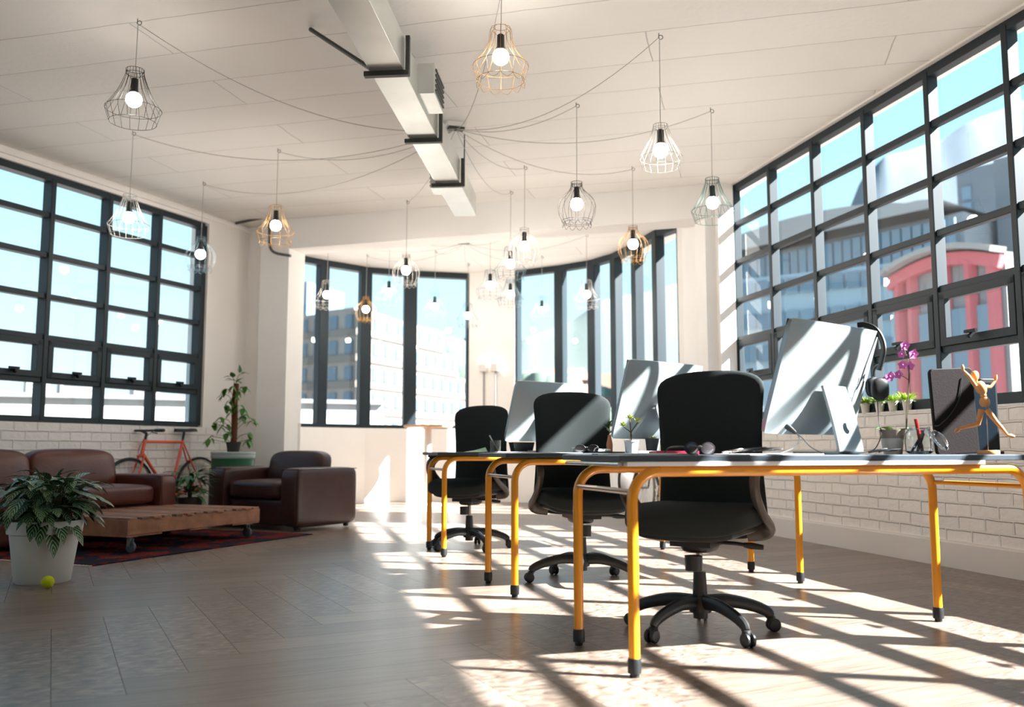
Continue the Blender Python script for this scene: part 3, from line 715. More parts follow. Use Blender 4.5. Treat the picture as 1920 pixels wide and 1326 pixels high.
# ------------------------------------------------------------------ desktop computers
M_alu = mat('silver_aluminium', srgb(150,160,163), 0.5, 0.3)
M_aluE = mat('aluminium_edge', srgb(150,156,160), 0.35, 0.8)
M_scr = mat('black_screen_glass', srgb(10,10,12), 0.08)
def make_mac(label):
    "back faces -y, bottom-left corner (from behind) at x=-w/2; origin on the desk under the panel"
    t = thing('desktop_computer', label, 'computer', (0,0,0), 0, 'silver desktop computers')
    w, h = 0.65, 0.467; z0 = 0.087; tilt = math.asin(0.31)
    Mx = Matrix.Translation((0,0.065,z0)) @ Matrix.Rotation(tilt, 4, 'X')
    n, m = 20, 16; vs = []; fs = []
    for j in range(m+1):
        for i in range(n+1):
            u, v = 2*i/n-1, 2*j/m-1; uu = math.copysign(abs(u)**0.8, u); vv = math.copysign(abs(v)**0.8, v)
            b = (1-abs(uu)**3.0)*(1-abs(vv)**3.0)
            cx = 1-0.012*abs(vv)**16; vs.append((uu*w/2*cx, -0.018-0.034*b, h/2+vv*h/2*(1-0.012*abs(uu)**16)))
    for j in range(m):
        for i in range(n): a = j*(n+1)+i; fs.append((a, a+1, a+n+2, a+n+1))
    mb = MB(); mb.add(vs, fs, M=Mx); mb.build('back_shell', M_alu, t, sharp=60)
    mb = MB(); mb.soft((0,-0.008,h/2), (w*1.001,0.022,h*1.001), 22, k=12, M=None, fn=None)
    mb.build('edge_frame', M_aluE, t, weld=True, M=Mx, sharp=50)
    mb = MB(); mb.box((0,0.0045,h/2+0.03), (w*0.985,0.002,h-0.075)); mb.build('screen', M_scr, t, smooth=False, M=Mx)
    # stand: bent plate
    pts = [(0.0,0.075,0.006),(0,-0.03,0.006),(0,-0.105,0.006),(0,-0.125,0.012),(0,-0.128,0.03),(0,-0.105,0.14),(0,-0.068,0.275)]
    pts = smooth_path(pts, 4); mb = MB(); W2 = 0.088; th = 0.006; vs = []; fs = []
    P2 = [Vector(p) for p in pts]; N = len(P2)
    for i, p in enumerate(P2):
        tt = (P2[min(i+1,N-1)]-P2[max(i-1,0)]).normalized(); nn = V(0, -tt.z, tt.y)
        for s in (-1, 1):
            for q in (-1, 1): vs.append((s*W2, p.y+nn.y*th*q, p.z+nn.z*th*q))
    for i in range(N-1):
        a, b = 4*i, 4*i+4; fs += [(a,b,b+1,a+1),(a+2,a+3,b+3,b+2),(a,a+2,b+2,b),(a+1,b+1,b+3,a+3)]
    fs += [(0,1,3,2),(4*N-4,4*N-2,4*N-1,4*N-3)]
    mb.add(vs, fs); st = mb.build('stand', M_alu, t, sharp=50)
    mb = MB(); Mh = Matrix.Translation((0,-0.130,0.115)) @ Matrix.Rotation(PI/2-0.19, 4, 'X'); mb.lathe([(0,0),(0.024,0),(0.024,0.0015),(0,0.0015)], (0,0,0), 24, M=Mh); mb.build('cable_hole', mat('cable_hole_grey', srgb(120,128,132), 0.5), st)
    return t
MR = math.atan2(0.633, 0.77); MDv = V(math.cos(MR), math.sin(MR), 0); MNv = V(MDv.y, -MDv.x, 0)
def mac_loc(bl): 
    c = V(bl[0], bl[1], 0)+MDv*0.325+MNv*0.065; return (c.x, c.y, DESK_Z)
mac0 = make_mac('silver desktop computer with headphones hooked over its corner')
mac0.location = mac_loc((0.974,3.577)); mac0.rotation_euler = (0,0,MR)
dup(mac0, mac_loc((0.560,5.205)), MR, 'silver desktop computer behind the little succulent pot')
dup(mac0, mac_loc((-0.065,6.80)), MR, 'silver desktop computer on the desk with the pen cup')

# headphones over the corner
cr_ = V(*mac_loc((0.974,3.577)))+MDv*0.325
hp = thing('headphones', 'black headphones hooked over the corner of the nearest silver computer', 'headphones', (cr_.x+0.07, cr_.y, 1.10))
def h3(px, py, y): 
    return at(px, py, y)-Vector(hp.location)
mb = MB(); bandp = smooth_path([h3(1608,610,3.92), h3(1622,609,3.90), h3(1640,617,3.87), h3(1652,634,3.85), h3(1657,655,3.83), h3(1653,678,3.83), h3(1648,694,3.83)], 5)
mb.tube(bandp, 0.0125, 10, sy=0.55); mb.build('headband', M_blk, hp)
mb = MB(); mb.tube(smooth_path([h3(1650,684,3.84), h3(1640,690,3.86), h3(1637,705,3.87)], 4), 0.006, 8); mb.build('yoke', M_blk, hp)
for i, (px, py, y) in enumerate(((1650,730,3.80),(1637,726,3.88))):
    mb = MB(); c = h3(px, py, y); mb.soft(tuple(c), (0.075-0.01*i,0.035,0.10-0.01*i), 2.6, k=8, M=None)
    mb2 = MB(); mb.build('ear_cup', M_blk, hp, weld=True, sharp=80)
mb = MB(); mb.tube(smooth_path([h3(1645,750,3.82), h3(1648,790,3.80), h3(1652,815,3.76), h3(1640,842,3.72), h3(1615,849,3.70)], 5), 0.0022, 6); mb.build('cable', M_blk, hp)

# ------------------------------------------------------------------ things on the desks
def put(px, i, b, z=0.0):
    "point on desk i at pixel column px and depth b across the desk"
    o = [V(0.41,3.128,0), V(0.014,4.778,0), V(-0.482,6.522,0)][i]+DS*b; k = (px-960)/FPX*0.9945
    a = (k*o.y-o.x)/(DE.x-k*DE.y); return o+DE*a+V(0,0,DESK_Z+z)
M_paper = mat('white_paper', srgb(236,236,234), 0.7); M_bookp = mat('magenta_cover', srgb(196,42,84), 0.5); M_lens = mat('smoked_lens', srgb(52,48,50), 0.08, coat=0.5)
def sheet(name, label, cat, c, rz, size, m, grp=None):
    mb = MB(); mb.box((0,0,size[2]/2), size); o = mb.build(name, m, smooth=False, bevel=min(0.001, size[2]*0.3)); o.location = c; o.rotation_euler = (0,0,rz); tag(o, label, cat, grp); return o
sheet('paper_stack', 'thin white paper stack beside the magenta notebook', 'paper', tuple(put(1215,0,0.20)), DROT+0.2, (0.30,0.21,0.006), M_paper)
nb = sheet('notebook', 'magenta notebook lying on the desk left of the sunglasses', 'notebook', tuple(put(1262,0,0.34)), DROT-0.3, (0.16,0.21,0.014), M_bookp)
sheet('tablet_sleeve', 'flat dark sleeve lying under the white papers', 'sleeve', tuple(put(1180,0,0.36,0.0)), DROT, (0.24,0.18,0.004), M_dtop)
sheet('magazine', 'white magazine lying under the tangled cable in front of the computer', 'magazine', tuple(put(1440,0,0.14)), DROT+0.12, (0.34,0.22,0.004), M_paper)
def sunglasses(label, c, rz):
    t = thing('sunglasses', label, 'glasses', c, rz, 'sunglasses on the desks')
    for s in (-1, 1):
        mb = MB(); ring = [(s*0.036+0.030*math.cos(a), 0.0, 0.024+0.021*math.sin(a)) for a in [2*PI*k/20 for k in range(20)]]
        mb.tube(ring, 0.0024, 6, closed=True); mb.build('rim', M_blk, t)
        mb = MB(); mb.sphere((s*0.036,0.0,0.024), 1, 16, sc=(0.029,0.0025,0.020)); mb.build('lens', M_lens, t)
        mb = MB(); mb.tube(smooth_path([(s*0.066,0,0.030),(s*0.068,0.04,0.030),(s*0.064,0.10,0.026),(s*0.060,0.135,0.008)], 4), 0.0028, 6); mb.build('temple', M_blk, t)
    mb = MB(); mb.tube([(-0.010,0,0.030),(0,-0.003,0.034),(0.010,0,0.030)], 0.002, 6); mb.build('bridge', M_chrome, t)
    return t
sg = sunglasses('dark sunglasses standing open beside the magenta notebook', tuple(put(1312,0,0.10)), DROT+0.15)
dup(sg, tuple(put(1100,1,0.14)), DROT+2.6, 'dark sunglasses lying on the papers in front of the sunlit chair')
def coil(name, label, cat, c, m, r, rad, turns, seed, lead=None, squash=0.6):
    rnd = random.Random(seed); pts = []
    for i in range(turns*10+1):
        a = 2*PI*i/10; q = rad*(0.75+0.35*math.sin(a*0.37+seed)+0.12*rnd.random())
        pts.append((q*math.cos(a)+rad*0.4*math.sin(a*0.13), q*squash*math.sin(a), r+0.002+0.012*abs(math.sin(a*0.5+seed))+0.0012*i/6))
    if lead: pts += lead
    mb = MB(); mb.tube(smooth_path(pts, 2), r, 6); o = mb.build(name, m); o.location = c; tag(o, label, cat); return o
c = put(1420,0,0.16,0.004)
coil('coiled_cable', 'thin black cable coiled on the white magazine', 'cable', tuple(c), M_blk, 0.0022, 0.075, 4, 2)
coil('silver_cable', 'pale tangled earphone cable beside the sunglasses', 'cable', tuple(put(1372,0,0.22)), M_chrome, 0.002, 0.05, 3, 5)
coil('black_cable', 'black cable tangled in front of the orchid pot', 'cable', tuple(put(1650,0,0.22)), M_blk, 0.0022, 0.06, 4, 8)
coil('cable_bundle', 'white and black cable bundle in front of the sunlit chair', 'cable', tuple(put(1125,1,0.16)), M_paper, 0.003, 0.04, 3, 4)
# plugged cable at the back of the near computer
cp = thing('computer_cable', 'black plug and cable hanging from the back of the nearest computer', 'cable', tuple(at(1480,803,3.60)))
def c3(px, py, y): return at(px, py, y)-Vector(cp.location)
mb = MB(); mb.tube([c3(1468,795,3.64), c3(1479,802,3.62), c3(1492,812,3.60)], [0.009,0.013,0.007], 10); mb.build('plug', M_blk, cp)
mb = MB(); mb.tube(smooth_path([c3(1492,812,3.60), c3(1505,822,3.58), c3(1520,838,3.55), c3(1545,850,3.52), c3(1580,852,3.50)], 5), 0.0022, 6); mb.tube(smooth_path([c3(1494,812,3.60), c3(1499,825,3.55), c3(1488,840,3.45), c3(1462,851,3.40)], 5), 0.0022, 6); mb.build('cord', M_blk, cp)
# orchid
M_pot2 = mat('beige_white_pot_glaze', srgb(222,218,210), 0.5); M_taupe = mat('taupe_band', srgb(158,142,130), 0.6); M_leaf = mat('plant_green', srgb(64,104,44), 0.45, var=0.25, vscale=20); M_soil = mat('dark_soil', srgb(48,38,30), 1)
def leaf_add(mb, base, dirv, L, W, droop=0.4, fold=0.25, up=V(0,0,1), n=7, mi=0, tip=1.0, heart=False):
    d = Vector(dirv).normalized(); side = d.cross(up); 
    if side.length < 1e-3: side = V(1,0,0)
    side.normalize(); nn = side.cross(d).normalized(); p = Vector(base); vs = []; fs = []; cur = d.copy()
    for i in range(n+1):
        t = i/n; w = W*math.sin(PI*min(1, t**(0.55 if heart else 0.8)))**0.9*0.5 if 0 < t < 1 else 0.0005
        nrm = side.cross(cur).normalized()
        vs += [p-side*w+nrm*fold*w, p, p+side*w+nrm*fold*w]
        cur = (cur-V(0,0,1)*droop/n*1.6).normalized(); p = p+cur*L/n
    for i in range(n): a = 3*i; fs += [(a,a+1,a+4,a+3),(a+1,a+2,a+5,a+4)]
    mb.add(vs, fs, mi)
oc = put(1674,0,0.30); orc = thing('potted_orchid', 'pink orchid in a taupe and white pot beside the glass jar', 'plant', tuple(oc))
mb = MB(); mb.lathe([(0,0),(0.036,0),(0.044,0.055),(0.046,0.066)], (0,0,0), 28); mb.build('pot', M_pot2, orc)
mb = MB(); mb.lathe([(0.0465,0.066),(0.051,0.098),(0.051,0.102),(0.047,0.102),(0.044,0.085),(0,0.085)], (0,0,0), 28, cap=False); mb.build('pot_band', M_taupe, orc)
oz = lambda px, py: at(px, py, oc.y)-oc
mb = MB()
leaf_add(mb, (0,0,0.09), (-0.9,-0.3,0.9), 0.085, 0.055, 0.7, 0.2); leaf_add(mb, (0,0,0.09), (0.9,-0.1,0.6), 0.07, 0.045, 0.5, 0.2); leaf_add(mb, (0,0,0.09), (-0.2,0.9,0.6), 0.08, 0.05, 0.7, 0.2); mb.build('leaves', M_leaf, orc, sharp=80)
mb = MB(); mb.tube(smooth_path([oz(1699,803), oz(1700,770), oz(1703,735), oz(1704,710), oz(1703,680), oz(1695,655), oz(1690,645)], 4), 0.0022, 6); mb.tube(smooth_path([oz(1703,712), oz(1692,705), oz(1678,700), oz(1665,702)], 4), 0.0018, 6); mb.tube([oz(1699,803), V(0.01,0,0.085)], 0.002, 6); mb.tube([oz(1700,805), oz(1706,700)], 0.0012, 5); mb.build('stem', mat('stem_brown', srgb(84,74,52), 0.6), orc)
M_orc = mat('orchid_pink', srgb(206,112,186), 0.5, var=0.2, vscale=60)
for i, (px, py, s) in enumerate([(1696,648,1.1),(1690,664,0.9),(1712,664,1.15),(1692,684,1.0),(1706,686,1.0),(1684,702,1.0),(1668,706,1.1),(1657,712,0.7)]):
    c = oz(px, py); mb = MB(); rnd = random.Random(i); fc = V(-0.3+0.5*rnd.random(), -1, -0.25).normalized(); sd = fc.cross(V(0,0,1)).normalized(); u_ = sd.cross(fc)
    for k in range(5):
        a = PI/2+2*PI*k/5+0.2*rnd.random(); dr_ = sd*math.cos(a)+u_*math.sin(a)+fc*0.15; leaf_add(mb, c, dr_, 0.021*s, 0.021*s, 0.1, 0.15, up=fc, n=4)
    mb.sphere(tuple(c+fc*0.003), 0.004*s, 8); mb.build('flower', M_orc, orc, sharp=80)
# glass jar with pens
M_cg = mat('clear_glass', (0.93,0.97,0.97,1), 0.03, trans=1.0, ior=1.45)
jc = put(1724,0,0.22); jar = thing('glass_jar', 'glass clip-top jar of pens with its lid hanging open', 'jar', tuple(jc))
mb = MB(); mb.lathe([(0,0.002),(0.040,0.002),(0.053,0.012),(0.056,0.05),(0.052,0.085),(0.043,0.098),(0.044,0.112),(0.041,0.112),(0.040,0.098),(0.049,0.083),(0.053,0.05),(0.050,0.014),(0.038,0.006),(0,0.006)], (0,0,0), 32, cap=False); mb.build('jar_body', M_cg, jar)
Ml = Matrix.Translation((0.082,0.0,0.055)) @ Matrix.Rotation(1.05, 4, 'Y')
mb = MB(); mb.lathe([(0,0),(0.046,0),(0.047,0.007),(0.034,0.010),(0.032,0.016),(0,0.016)], (0,0,0), 32, M=Ml); mb.build('jar_lid', M_cg, jar)
mb = MB(); mb.tube([(0.0435*math.cos(a), 0.0435*math.sin(a), 0.104) for a in [2*PI*k/24 for k in range(24)]], 0.0016, 6, closed=True); mb.tube([(0.044,0,0.104),(0.058,0.0,0.100),(0.062,0,0.085)], 0.0016, 6); mb.build('wire_clip', M_chrome, jar)
for nm, lab, a, b, col in (('marker_pen','red marker leaning in the glass jar',(0.012,0.0,0.008),(-0.010,0.0,0.145),srgb(168,34,32)),('marker_pen','blue pen slanting in the glass jar',(-0.030,0.01,0.008),(0.033,0.01,0.105),srgb(48,86,138)),('marker_pen','dark green pen in the glass jar',(0.0,0.02,0.008),(0.022,0.022,0.10),srgb(40,74,60)),('marker_pen','short black pen in the glass jar',(-0.018,-0.02,0.008),(0.010,-0.022,0.085),srgb(30,32,36))):
    mb = MB(); mb.tube([a, b], 0.0055 if 'red' not in lab else 0.0075, 10); o = mb.build(nm, mat('pen_'+lab.split()[0]+lab.split()[1], col, 0.4)); o.location = jc; tag(o, lab, 'pen', 'pens in the glass jar')
# upright leather sleeve and tablet behind it
M_lth = mat('dark_brown_leather', srgb(27,22,22), 0.6, spec=0.1, bump=0.08, bscale=150)
def slab_round(w, h, d, r, n=6):
    pts = []
    for cx, cz, a0 in ((w/2-r, r, -PI/2), (w/2-r, h-r, 0), (-w/2+r, h-r, PI/2), (-w/2+r, r, PI)):
        for k in range(n+1): a = a0+PI/2*k/n; pts.append((cx+r*math.cos(a), cz+r*math.sin(a)))
    N = len(pts); vs = [(x, -d/2, z) for x, z in pts]+[(x, d/2, z) for x, z in pts]
    return vs, [tuple(range(N)), tuple(range(2*N-1, N-1, -1))]+[(i, N+i, N+(i+1) % N, (i+1) % N) for i in range(N)]
sc_ = put(1795,0,0.34); lb = thing('laptop_sleeve', 'dark brown leather laptop sleeve standing upright behind the wooden figure', 'sleeve', tuple(sc_), DROT-0.12)
mb = MB(); mb.add(*slab_round(0.205,0.372,0.020,0.02)); mb.build('sleeve_body', M_lth, lb, bevel=0.004, M=Matrix.Rotation(-0.05,4,'Y'))
mb = MB(); mb.tube(smooth_path([(0.03,-0.013,0.33),(0.01,-0.016,0.24),(-0.04,-0.02,0.17),(-0.10,-0.03,0.125),(-0.13,-0.04,0.12)], 5), 0.0022, 6); mb.build('cord', M_blk, lb)
tc_ = put(1846,0,0.40); tbx = thing('tablet', 'black tablet standing upright behind the leather sleeve', 'tablet', tuple(tc_), DROT-0.1)
mb = MB(); mb.add(*slab_round(0.15,0.335,0.012,0.018)); mb.build('tablet_body', M_blk, tbx, bevel=0.002)
mb = MB(); mb.box((0,-0.007,0.168), (0.13,0.002,0.30)); mb.build('screen', mat('dark_blue_screen', srgb(14,24,32), 0.2), tbx, smooth=False)
mb = MB(); mb.box((-0.06,-0.01,0.006), (0.26,0.05,0.012)); mb.build('stand', M_blk, tbx, smooth=False)
# wooden mannequin
M_wd = mat('light_beech_wood', srgb(202,142,88), 0.45, var=0.12, vscale=12, stretch=(1,1,0.2))
mp0 = put(1853,0,0.16); mq = thing('wooden_mannequin', 'jointed wooden artist figure in a running pose on a round base', 'figurine', tuple(mp0))
mm = lambda px, py, dy=0.0: at(px, py, mp0.y+dy)-mp0
mb = MB(); mb.lathe([(0,0),(0.042,0),(0.043,0.003),(0.043,0.014),(0.041,0.017),(0,0.017)], (0,0,0), 32); mb.build('base', M_wd, mq)
mb = MB(); mb.tube([(0,0,0.015), mm(1849,763)], 0.0016, 8); mb.build('rod', M_chrome, mq)
def limb(name, pts, rs): mb = MB(); mb.tube(pts, rs, 12); o = mb.build(name, M_wd, mq); return o
mb = MB(); mb.sphere(tuple(mm(1827,706)), 1, 20, sc=(0.0175,0.017,0.024), M=Matrix.Rotation(0.25,4,'Y')); mb.build('head', M_wd, mq)
limb('neck', [mm(1829,713), mm(1832,720)], 0.007)
limb('chest', smooth_path([mm(1833,717), mm(1837,724), mm(1841,733), mm(1843,739)], 3), [0.014,0.018,0.021,0.022,0.0225,0.022,0.020,0.018,0.015,0.013])
mb = MB(); mb.sphere(tuple(mm(1844,742)), 0.0125, 16); mb.build('waist', M_wd, mq)
limb('hips', smooth_path([mm(1844,745), mm(1846,753), mm(1847,763)], 3), [0.013,0.0165,0.0195,0.021,0.0205,0.018,0.012])
def jointed(nm, a, b, c, r0, r1, r2, end):
    limb('upper_'+nm, [a, (a+b)/2, b], [r0, r0*0.95, r1]); limb('lower_'+nm, [b, (b*0.6+c*0.4), c], [r1, r1*1.02, r2])
    mb = MB(); mb.sphere(tuple(b), r1*1.05, 12); mb.build(nm+'_joint', M_wd, mq)
    limb('hand' if nm == 'arm' else 'foot', [c, (c+end)/2, end], [r2*0.9, r2*1.5, r2*0.8])
jointed('arm', mm(1829,724,-0.02), mm(1817,706,-0.025), mm(1806,695,-0.03), 0.0085,0.0065,0.005, mm(1804,684,-0.03))
jointed('arm', mm(1847,725,0.01), mm(1857,726,0.02), mm(1866,715,0.03), 0.0085,0.0065,0.005, mm(1868,703,0.03))
jointed('leg', mm(1840,768,0.01), mm(1834,795,0.015), mm(1800,803,0.02), 0.012,0.0085,0.006, mm(1790,811,0.02))
jointed('leg', mm(1850,768,-0.01), mm(1868,791,-0.02), mm(1889,816,-0.02), 0.012,0.0085,0.006, mm(1902,819,-0.02))
# desk two: succulent, papers; desk three: cup, pen, note
su = put(1184,1,0.10); sp = thing('succulent_plant', 'small succulent with three rosettes in a white pot', 'plant', tuple(su))
mb = MB(); mb.lathe([(0,0),(0.033,0),(0.040,0.060),(0.043,0.062),(0.043,0.072),(0.039,0.072),(0.037,0.060),(0,0.058)], (0,0,0), 28, cap=False); mb.build('pot', M_whiteb, sp)
mb = MB(); mb.lathe([(0,0.058),(0.037,0.060)], (0,0,0), 20, cap=False); mb.build('soil', M_soil, sp)
sz = lambda px, py: at(px, py, su.y)-su
st_pts = [sz(1184,823), sz(1182,808)]
mb = MB(); ros = [sz(1181,786), sz(1196,792), sz(1169,800)]
for r_ in ros: mb.tube(smooth_path([sz(1184,825), sz(1183,812), r_], 4), 0.003, 6)
mb.build('stem', mat('stem_brown', srgb(84,74,52), 0.6), sp)
M_suc = mat('pale_olive_leaf', srgb(170,178,96), 0.5, var=0.2, vscale=50)
for r_ in ros:
    mb = MB()
    for k in range(12):
        a = 2*PI*k/12+0.3; e_ = 0.25+0.8*(k % 3)/2; leaf_add(mb, r_, (math.cos(a), math.sin(a), e_), 0.034, 0.017, -0.15, 0.4, n=4)
    mb.build('rosette', M_suc, sp, sharp=80)
sheet('white_notebook', 'thin white notebook lying behind the succulent pot', 'notebook', tuple(put(1212,1,0.22)), DROT+0.1, (0.17,0.12,0.012), M_paper)
sheet('paper_sheet', 'white paper sheet spread under the sunglasses on the succulent desk', 'paper', tuple(put(1035,1,0.22)), DROT-0.15, (0.30,0.21,0.003), M_paper)
sheet('phone', 'black phone on the desk left of the succulent pot', 'phone', tuple(put(1148,1,0.10)), DROT-0.5, (0.145,0.07,0.008), M_blk)
dp = put(1224,1,0.36); dpt = thing('small_potted_plant', 'dark grey pot with a green sprout under the middle computer', 'plant', tuple(dp))
mb = MB(); mb.lathe([(0,0),(0.036,0),(0.045,0.085),(0.042,0.085),(0.038,0.07),(0,0.07)], (0,0,0), 24, cap=False); mb.build('pot', mat('charcoal_pot', srgb(84,86,86), 0.6), dpt)
mb = MB()
for k in range(10): a = 2*PI*k/10; leaf_add(mb, (0,0,0.07), (math.cos(a), math.sin(a), 1.2), 0.04, 0.018, 0.2, 0.3, n=4)
mb.build('leaves', M_suc, dpt, sharp=80)
pc = put(929,2,0.16); pcu = thing('pen_cup', 'clear smoky pen cup on the furthest desk', 'cup', tuple(pc))
mb = MB(); mb.lathe([(0,0),(0.038,0),(0.040,0.088),(0.038,0.088),(0.036,0.004),(0,0.004)], (0,0,0), 24, cap=False); mb.build('cup_body', mat('smoky_glass', (0.55,0.6,0.62,1), 0.05, trans=0.9), pcu)
mb = MB(); a, b = V(0.02,0,0.006), V(-0.045,0.0,0.125); mb.tube([a, b], 0.0042, 8); o = mb.build('pen', M_paper, bevel=0); o.location = pc; tag(o, 'white pen leaning in the smoky cup', 'pen')
mb = MB(); q = put(888,2,0.02); mb.add([(-0.07,0,0.002),(0.03,-0.05,-0.0+0.003),(0.10,0.02,0.004),(0.085,0.035,0.035),(0.0,0.05,0.012)], [(0,1,4),(1,2,4),(2,3,4)]); o = mb.build('sticky_note', mat('pale_green_paper', srgb(178,214,190), 0.7), smooth=False); sol = o.modifiers.new('thickness','SOLIDIFY'); sol.thickness = 0.0008; o.location = q+V(0,0,0.001); tag(o, 'curled pale green paper note on the furthest desk edge', 'note')
bn = put(978,2,0.30); o = thing('storage_bin', 'small black storage bin under the furthest computer', 'bin', tuple(bn), DROT)
mb = MB(); mb.add([(-0.07,-0.06,0),(0.07,-0.06,0),(0.07,0.06,0),(-0.07,0.06,0),(-0.085,-0.07,0.075),(0.085,-0.07,0.075),(0.085,0.07,0.075),(-0.085,0.07,0.075)], [(0,3,2,1),(4,5,6,7),(0,1,5,4),(1,2,6,5),(2,3,7,6),(3,0,4,7)]); mb.build('bin_body', M_blk, o, smooth=False, bevel=0.004)
sheet('paper_sheet', 'white paper sheet lying right of the green note', 'paper', tuple(put(960,2,0.12)), DROT, (0.28,0.2,0.003), M_paper)
# ------------------------------------------------------------------ sill plants
M_potw = mat('white_ceramic', srgb(238,236,232), 0.4); M_gr = mat('yellow_green_grass', srgb(150,176,72), 0.6, var=0.3, vscale=80)
def sill_point(px):
    k = (px-960)/FPX*0.9945; o = RK+RN*0.012; a = (k*o.y-o.x)/(RD.x-k*RD.y); return o+RD*a
gp = thing('potted_grass', 'x', 'plant', (0,0,0), 0, 'small grass pots on the windowsill')
mb = MB(); mb.lathe([(0,0),(0.026,0),(0.034,0.062),(0.037,0.063),(0.037,0.073),(0.033,0.073),(0.031,0.062),(0,0.062)], (0,0,0), 24, cap=False); mb.build('pot', M_potw, gp)
mb = MB(); rnd = random.Random(2)
for k in range(170):
    a = rnd.random()*2*PI; e_ = 0.25+rnd.random()*1.6; leaf_add(mb, (0.018*math.cos(a)*rnd.random(), 0.018*math.sin(a)*rnd.random(), 0.062), (math.cos(a), math.sin(a), e_), 0.06+0.04*rnd.random(), 0.007, 0.3, 0.2, n=3)
mb.build('grass', M_gr, gp, sharp=80)
for i, (px, lab) in enumerate(((1626,'small white pot of grass nearest the silver computer on the windowsill'),(1653,'small white pot of grass below the headphones on the windowsill'),(1678,'small white pot of grass between the headphones and the orchid stem'),(1705,'small white pot of grass behind the orchid stem'))):
    p = sill_point(px); p.z = SILL
    if i == 0: gp.location = p; gp['label'] = lab
    else: dup(gp, tuple(p), i*1.3, lab)
# ------------------------------------------------------------------ leather seats
M_brn = mat('chestnut_leather', srgb(86,42,31), 0.36, bump=0.12, bscale=60, var=0.18, vscale=5)
M_brd = mat('dark_brown_armchair_leather', srgb(58,33,29), 0.36, bump=0.12, bscale=60, var=0.18, vscale=5)
def soft_part(name, c, size, m, t, e=9, puff=(0,0,0), k=12, fn=None):
    mb = MB(); mb.soft(c, size, e, puff, k, fn=fn); return mb.build(name, m, t, weld=True, sharp=80)
def make_seat(name, label, cat, loc, rz, w, d, arm_w, arm_h, back_z, n, m):
    t = thing(name, label, cat, loc, rz)
    iw = w-2*arm_w
    soft_part('base', (0,0.02,0.16), (iw+0.02,d-0.06,0.26), m, t, 12)
    for s in (-1, 1):
        a = soft_part('arm', (s*(w/2-arm_w/2),0,(arm_h+0.03)/2), (arm_w,d,arm_h-0.03), m, t, 11, (0.04,0.02,0.02))
        mb = MB(); x0 = s*(w/2-arm_w/2); q = arm_w/2-0.012; yy = d/2-0.012; z = arm_h-0.012
        mb.tube([(x0-q,-yy,z),(x0+q,-yy,z),(x0+q,yy,z),(x0-q,yy,z)], 0.004, 6, closed=True); mb.tube([(x0+q,-yy,z),(x0+q,-yy,0.05)], 0.004, 6); mb.tube([(x0-q,-yy,z),(x0-q,-yy,0.05)], 0.004, 6); mb.build('piping', m, a)
    soft_part('back_frame', (0,d/2-0.09,0.31), (iw+0.04,0.18,0.50), m, t, 10)
    for i in range(n):
        cw = iw/n; x = -iw/2+cw*(i+0.5)
        soft_part('seat_cushion', (x,-0.09,0.365), (cw-0.006,d-0.20,0.17), m, t, 7, (0.01,0.02,0.14))
        soft_part('back_cushion', (x,d/2-0.20,back_z-0.16), (cw-0.012,0.20,0.36), m, t, 5, (0.02,0.18,0.05), fn=lambda o: [o[0], o[1]+o[2]*0.18, o[2]])
    for sx in (-1, 1):
        for sy in (-1, 1):
            mb = MB(); mb.lathe([(0.025,0),(0.03,0.04)], (sx*(w/2-0.08), sy*(d/2-0.08), 0.0), 12); mb.build('foot', M_blk, t)
    return t
SD = V(0.396,0.918,0); SF = V(0.918,-0.396,0)
sc0 = V(-3.03,8.29,0) - SD*1.08 - SF*0.40
make_seat('sofa', 'chestnut brown leather sofa along the white brick wall', 'sofa', (sc0.x,sc0.y,0.0), math.atan2(0.918,0.396), 2.16, 0.80, 0.20, 0.535, 0.735, 2, M_brn)
make_seat('armchair', 'dark brown leather armchair beyond the pallet table', 'armchair', (-2.265,9.06,0.009), math.atan2(-0.508,0.861), 1.20, 0.84, 0.23, 0.575, 0.71, 1, M_brd)
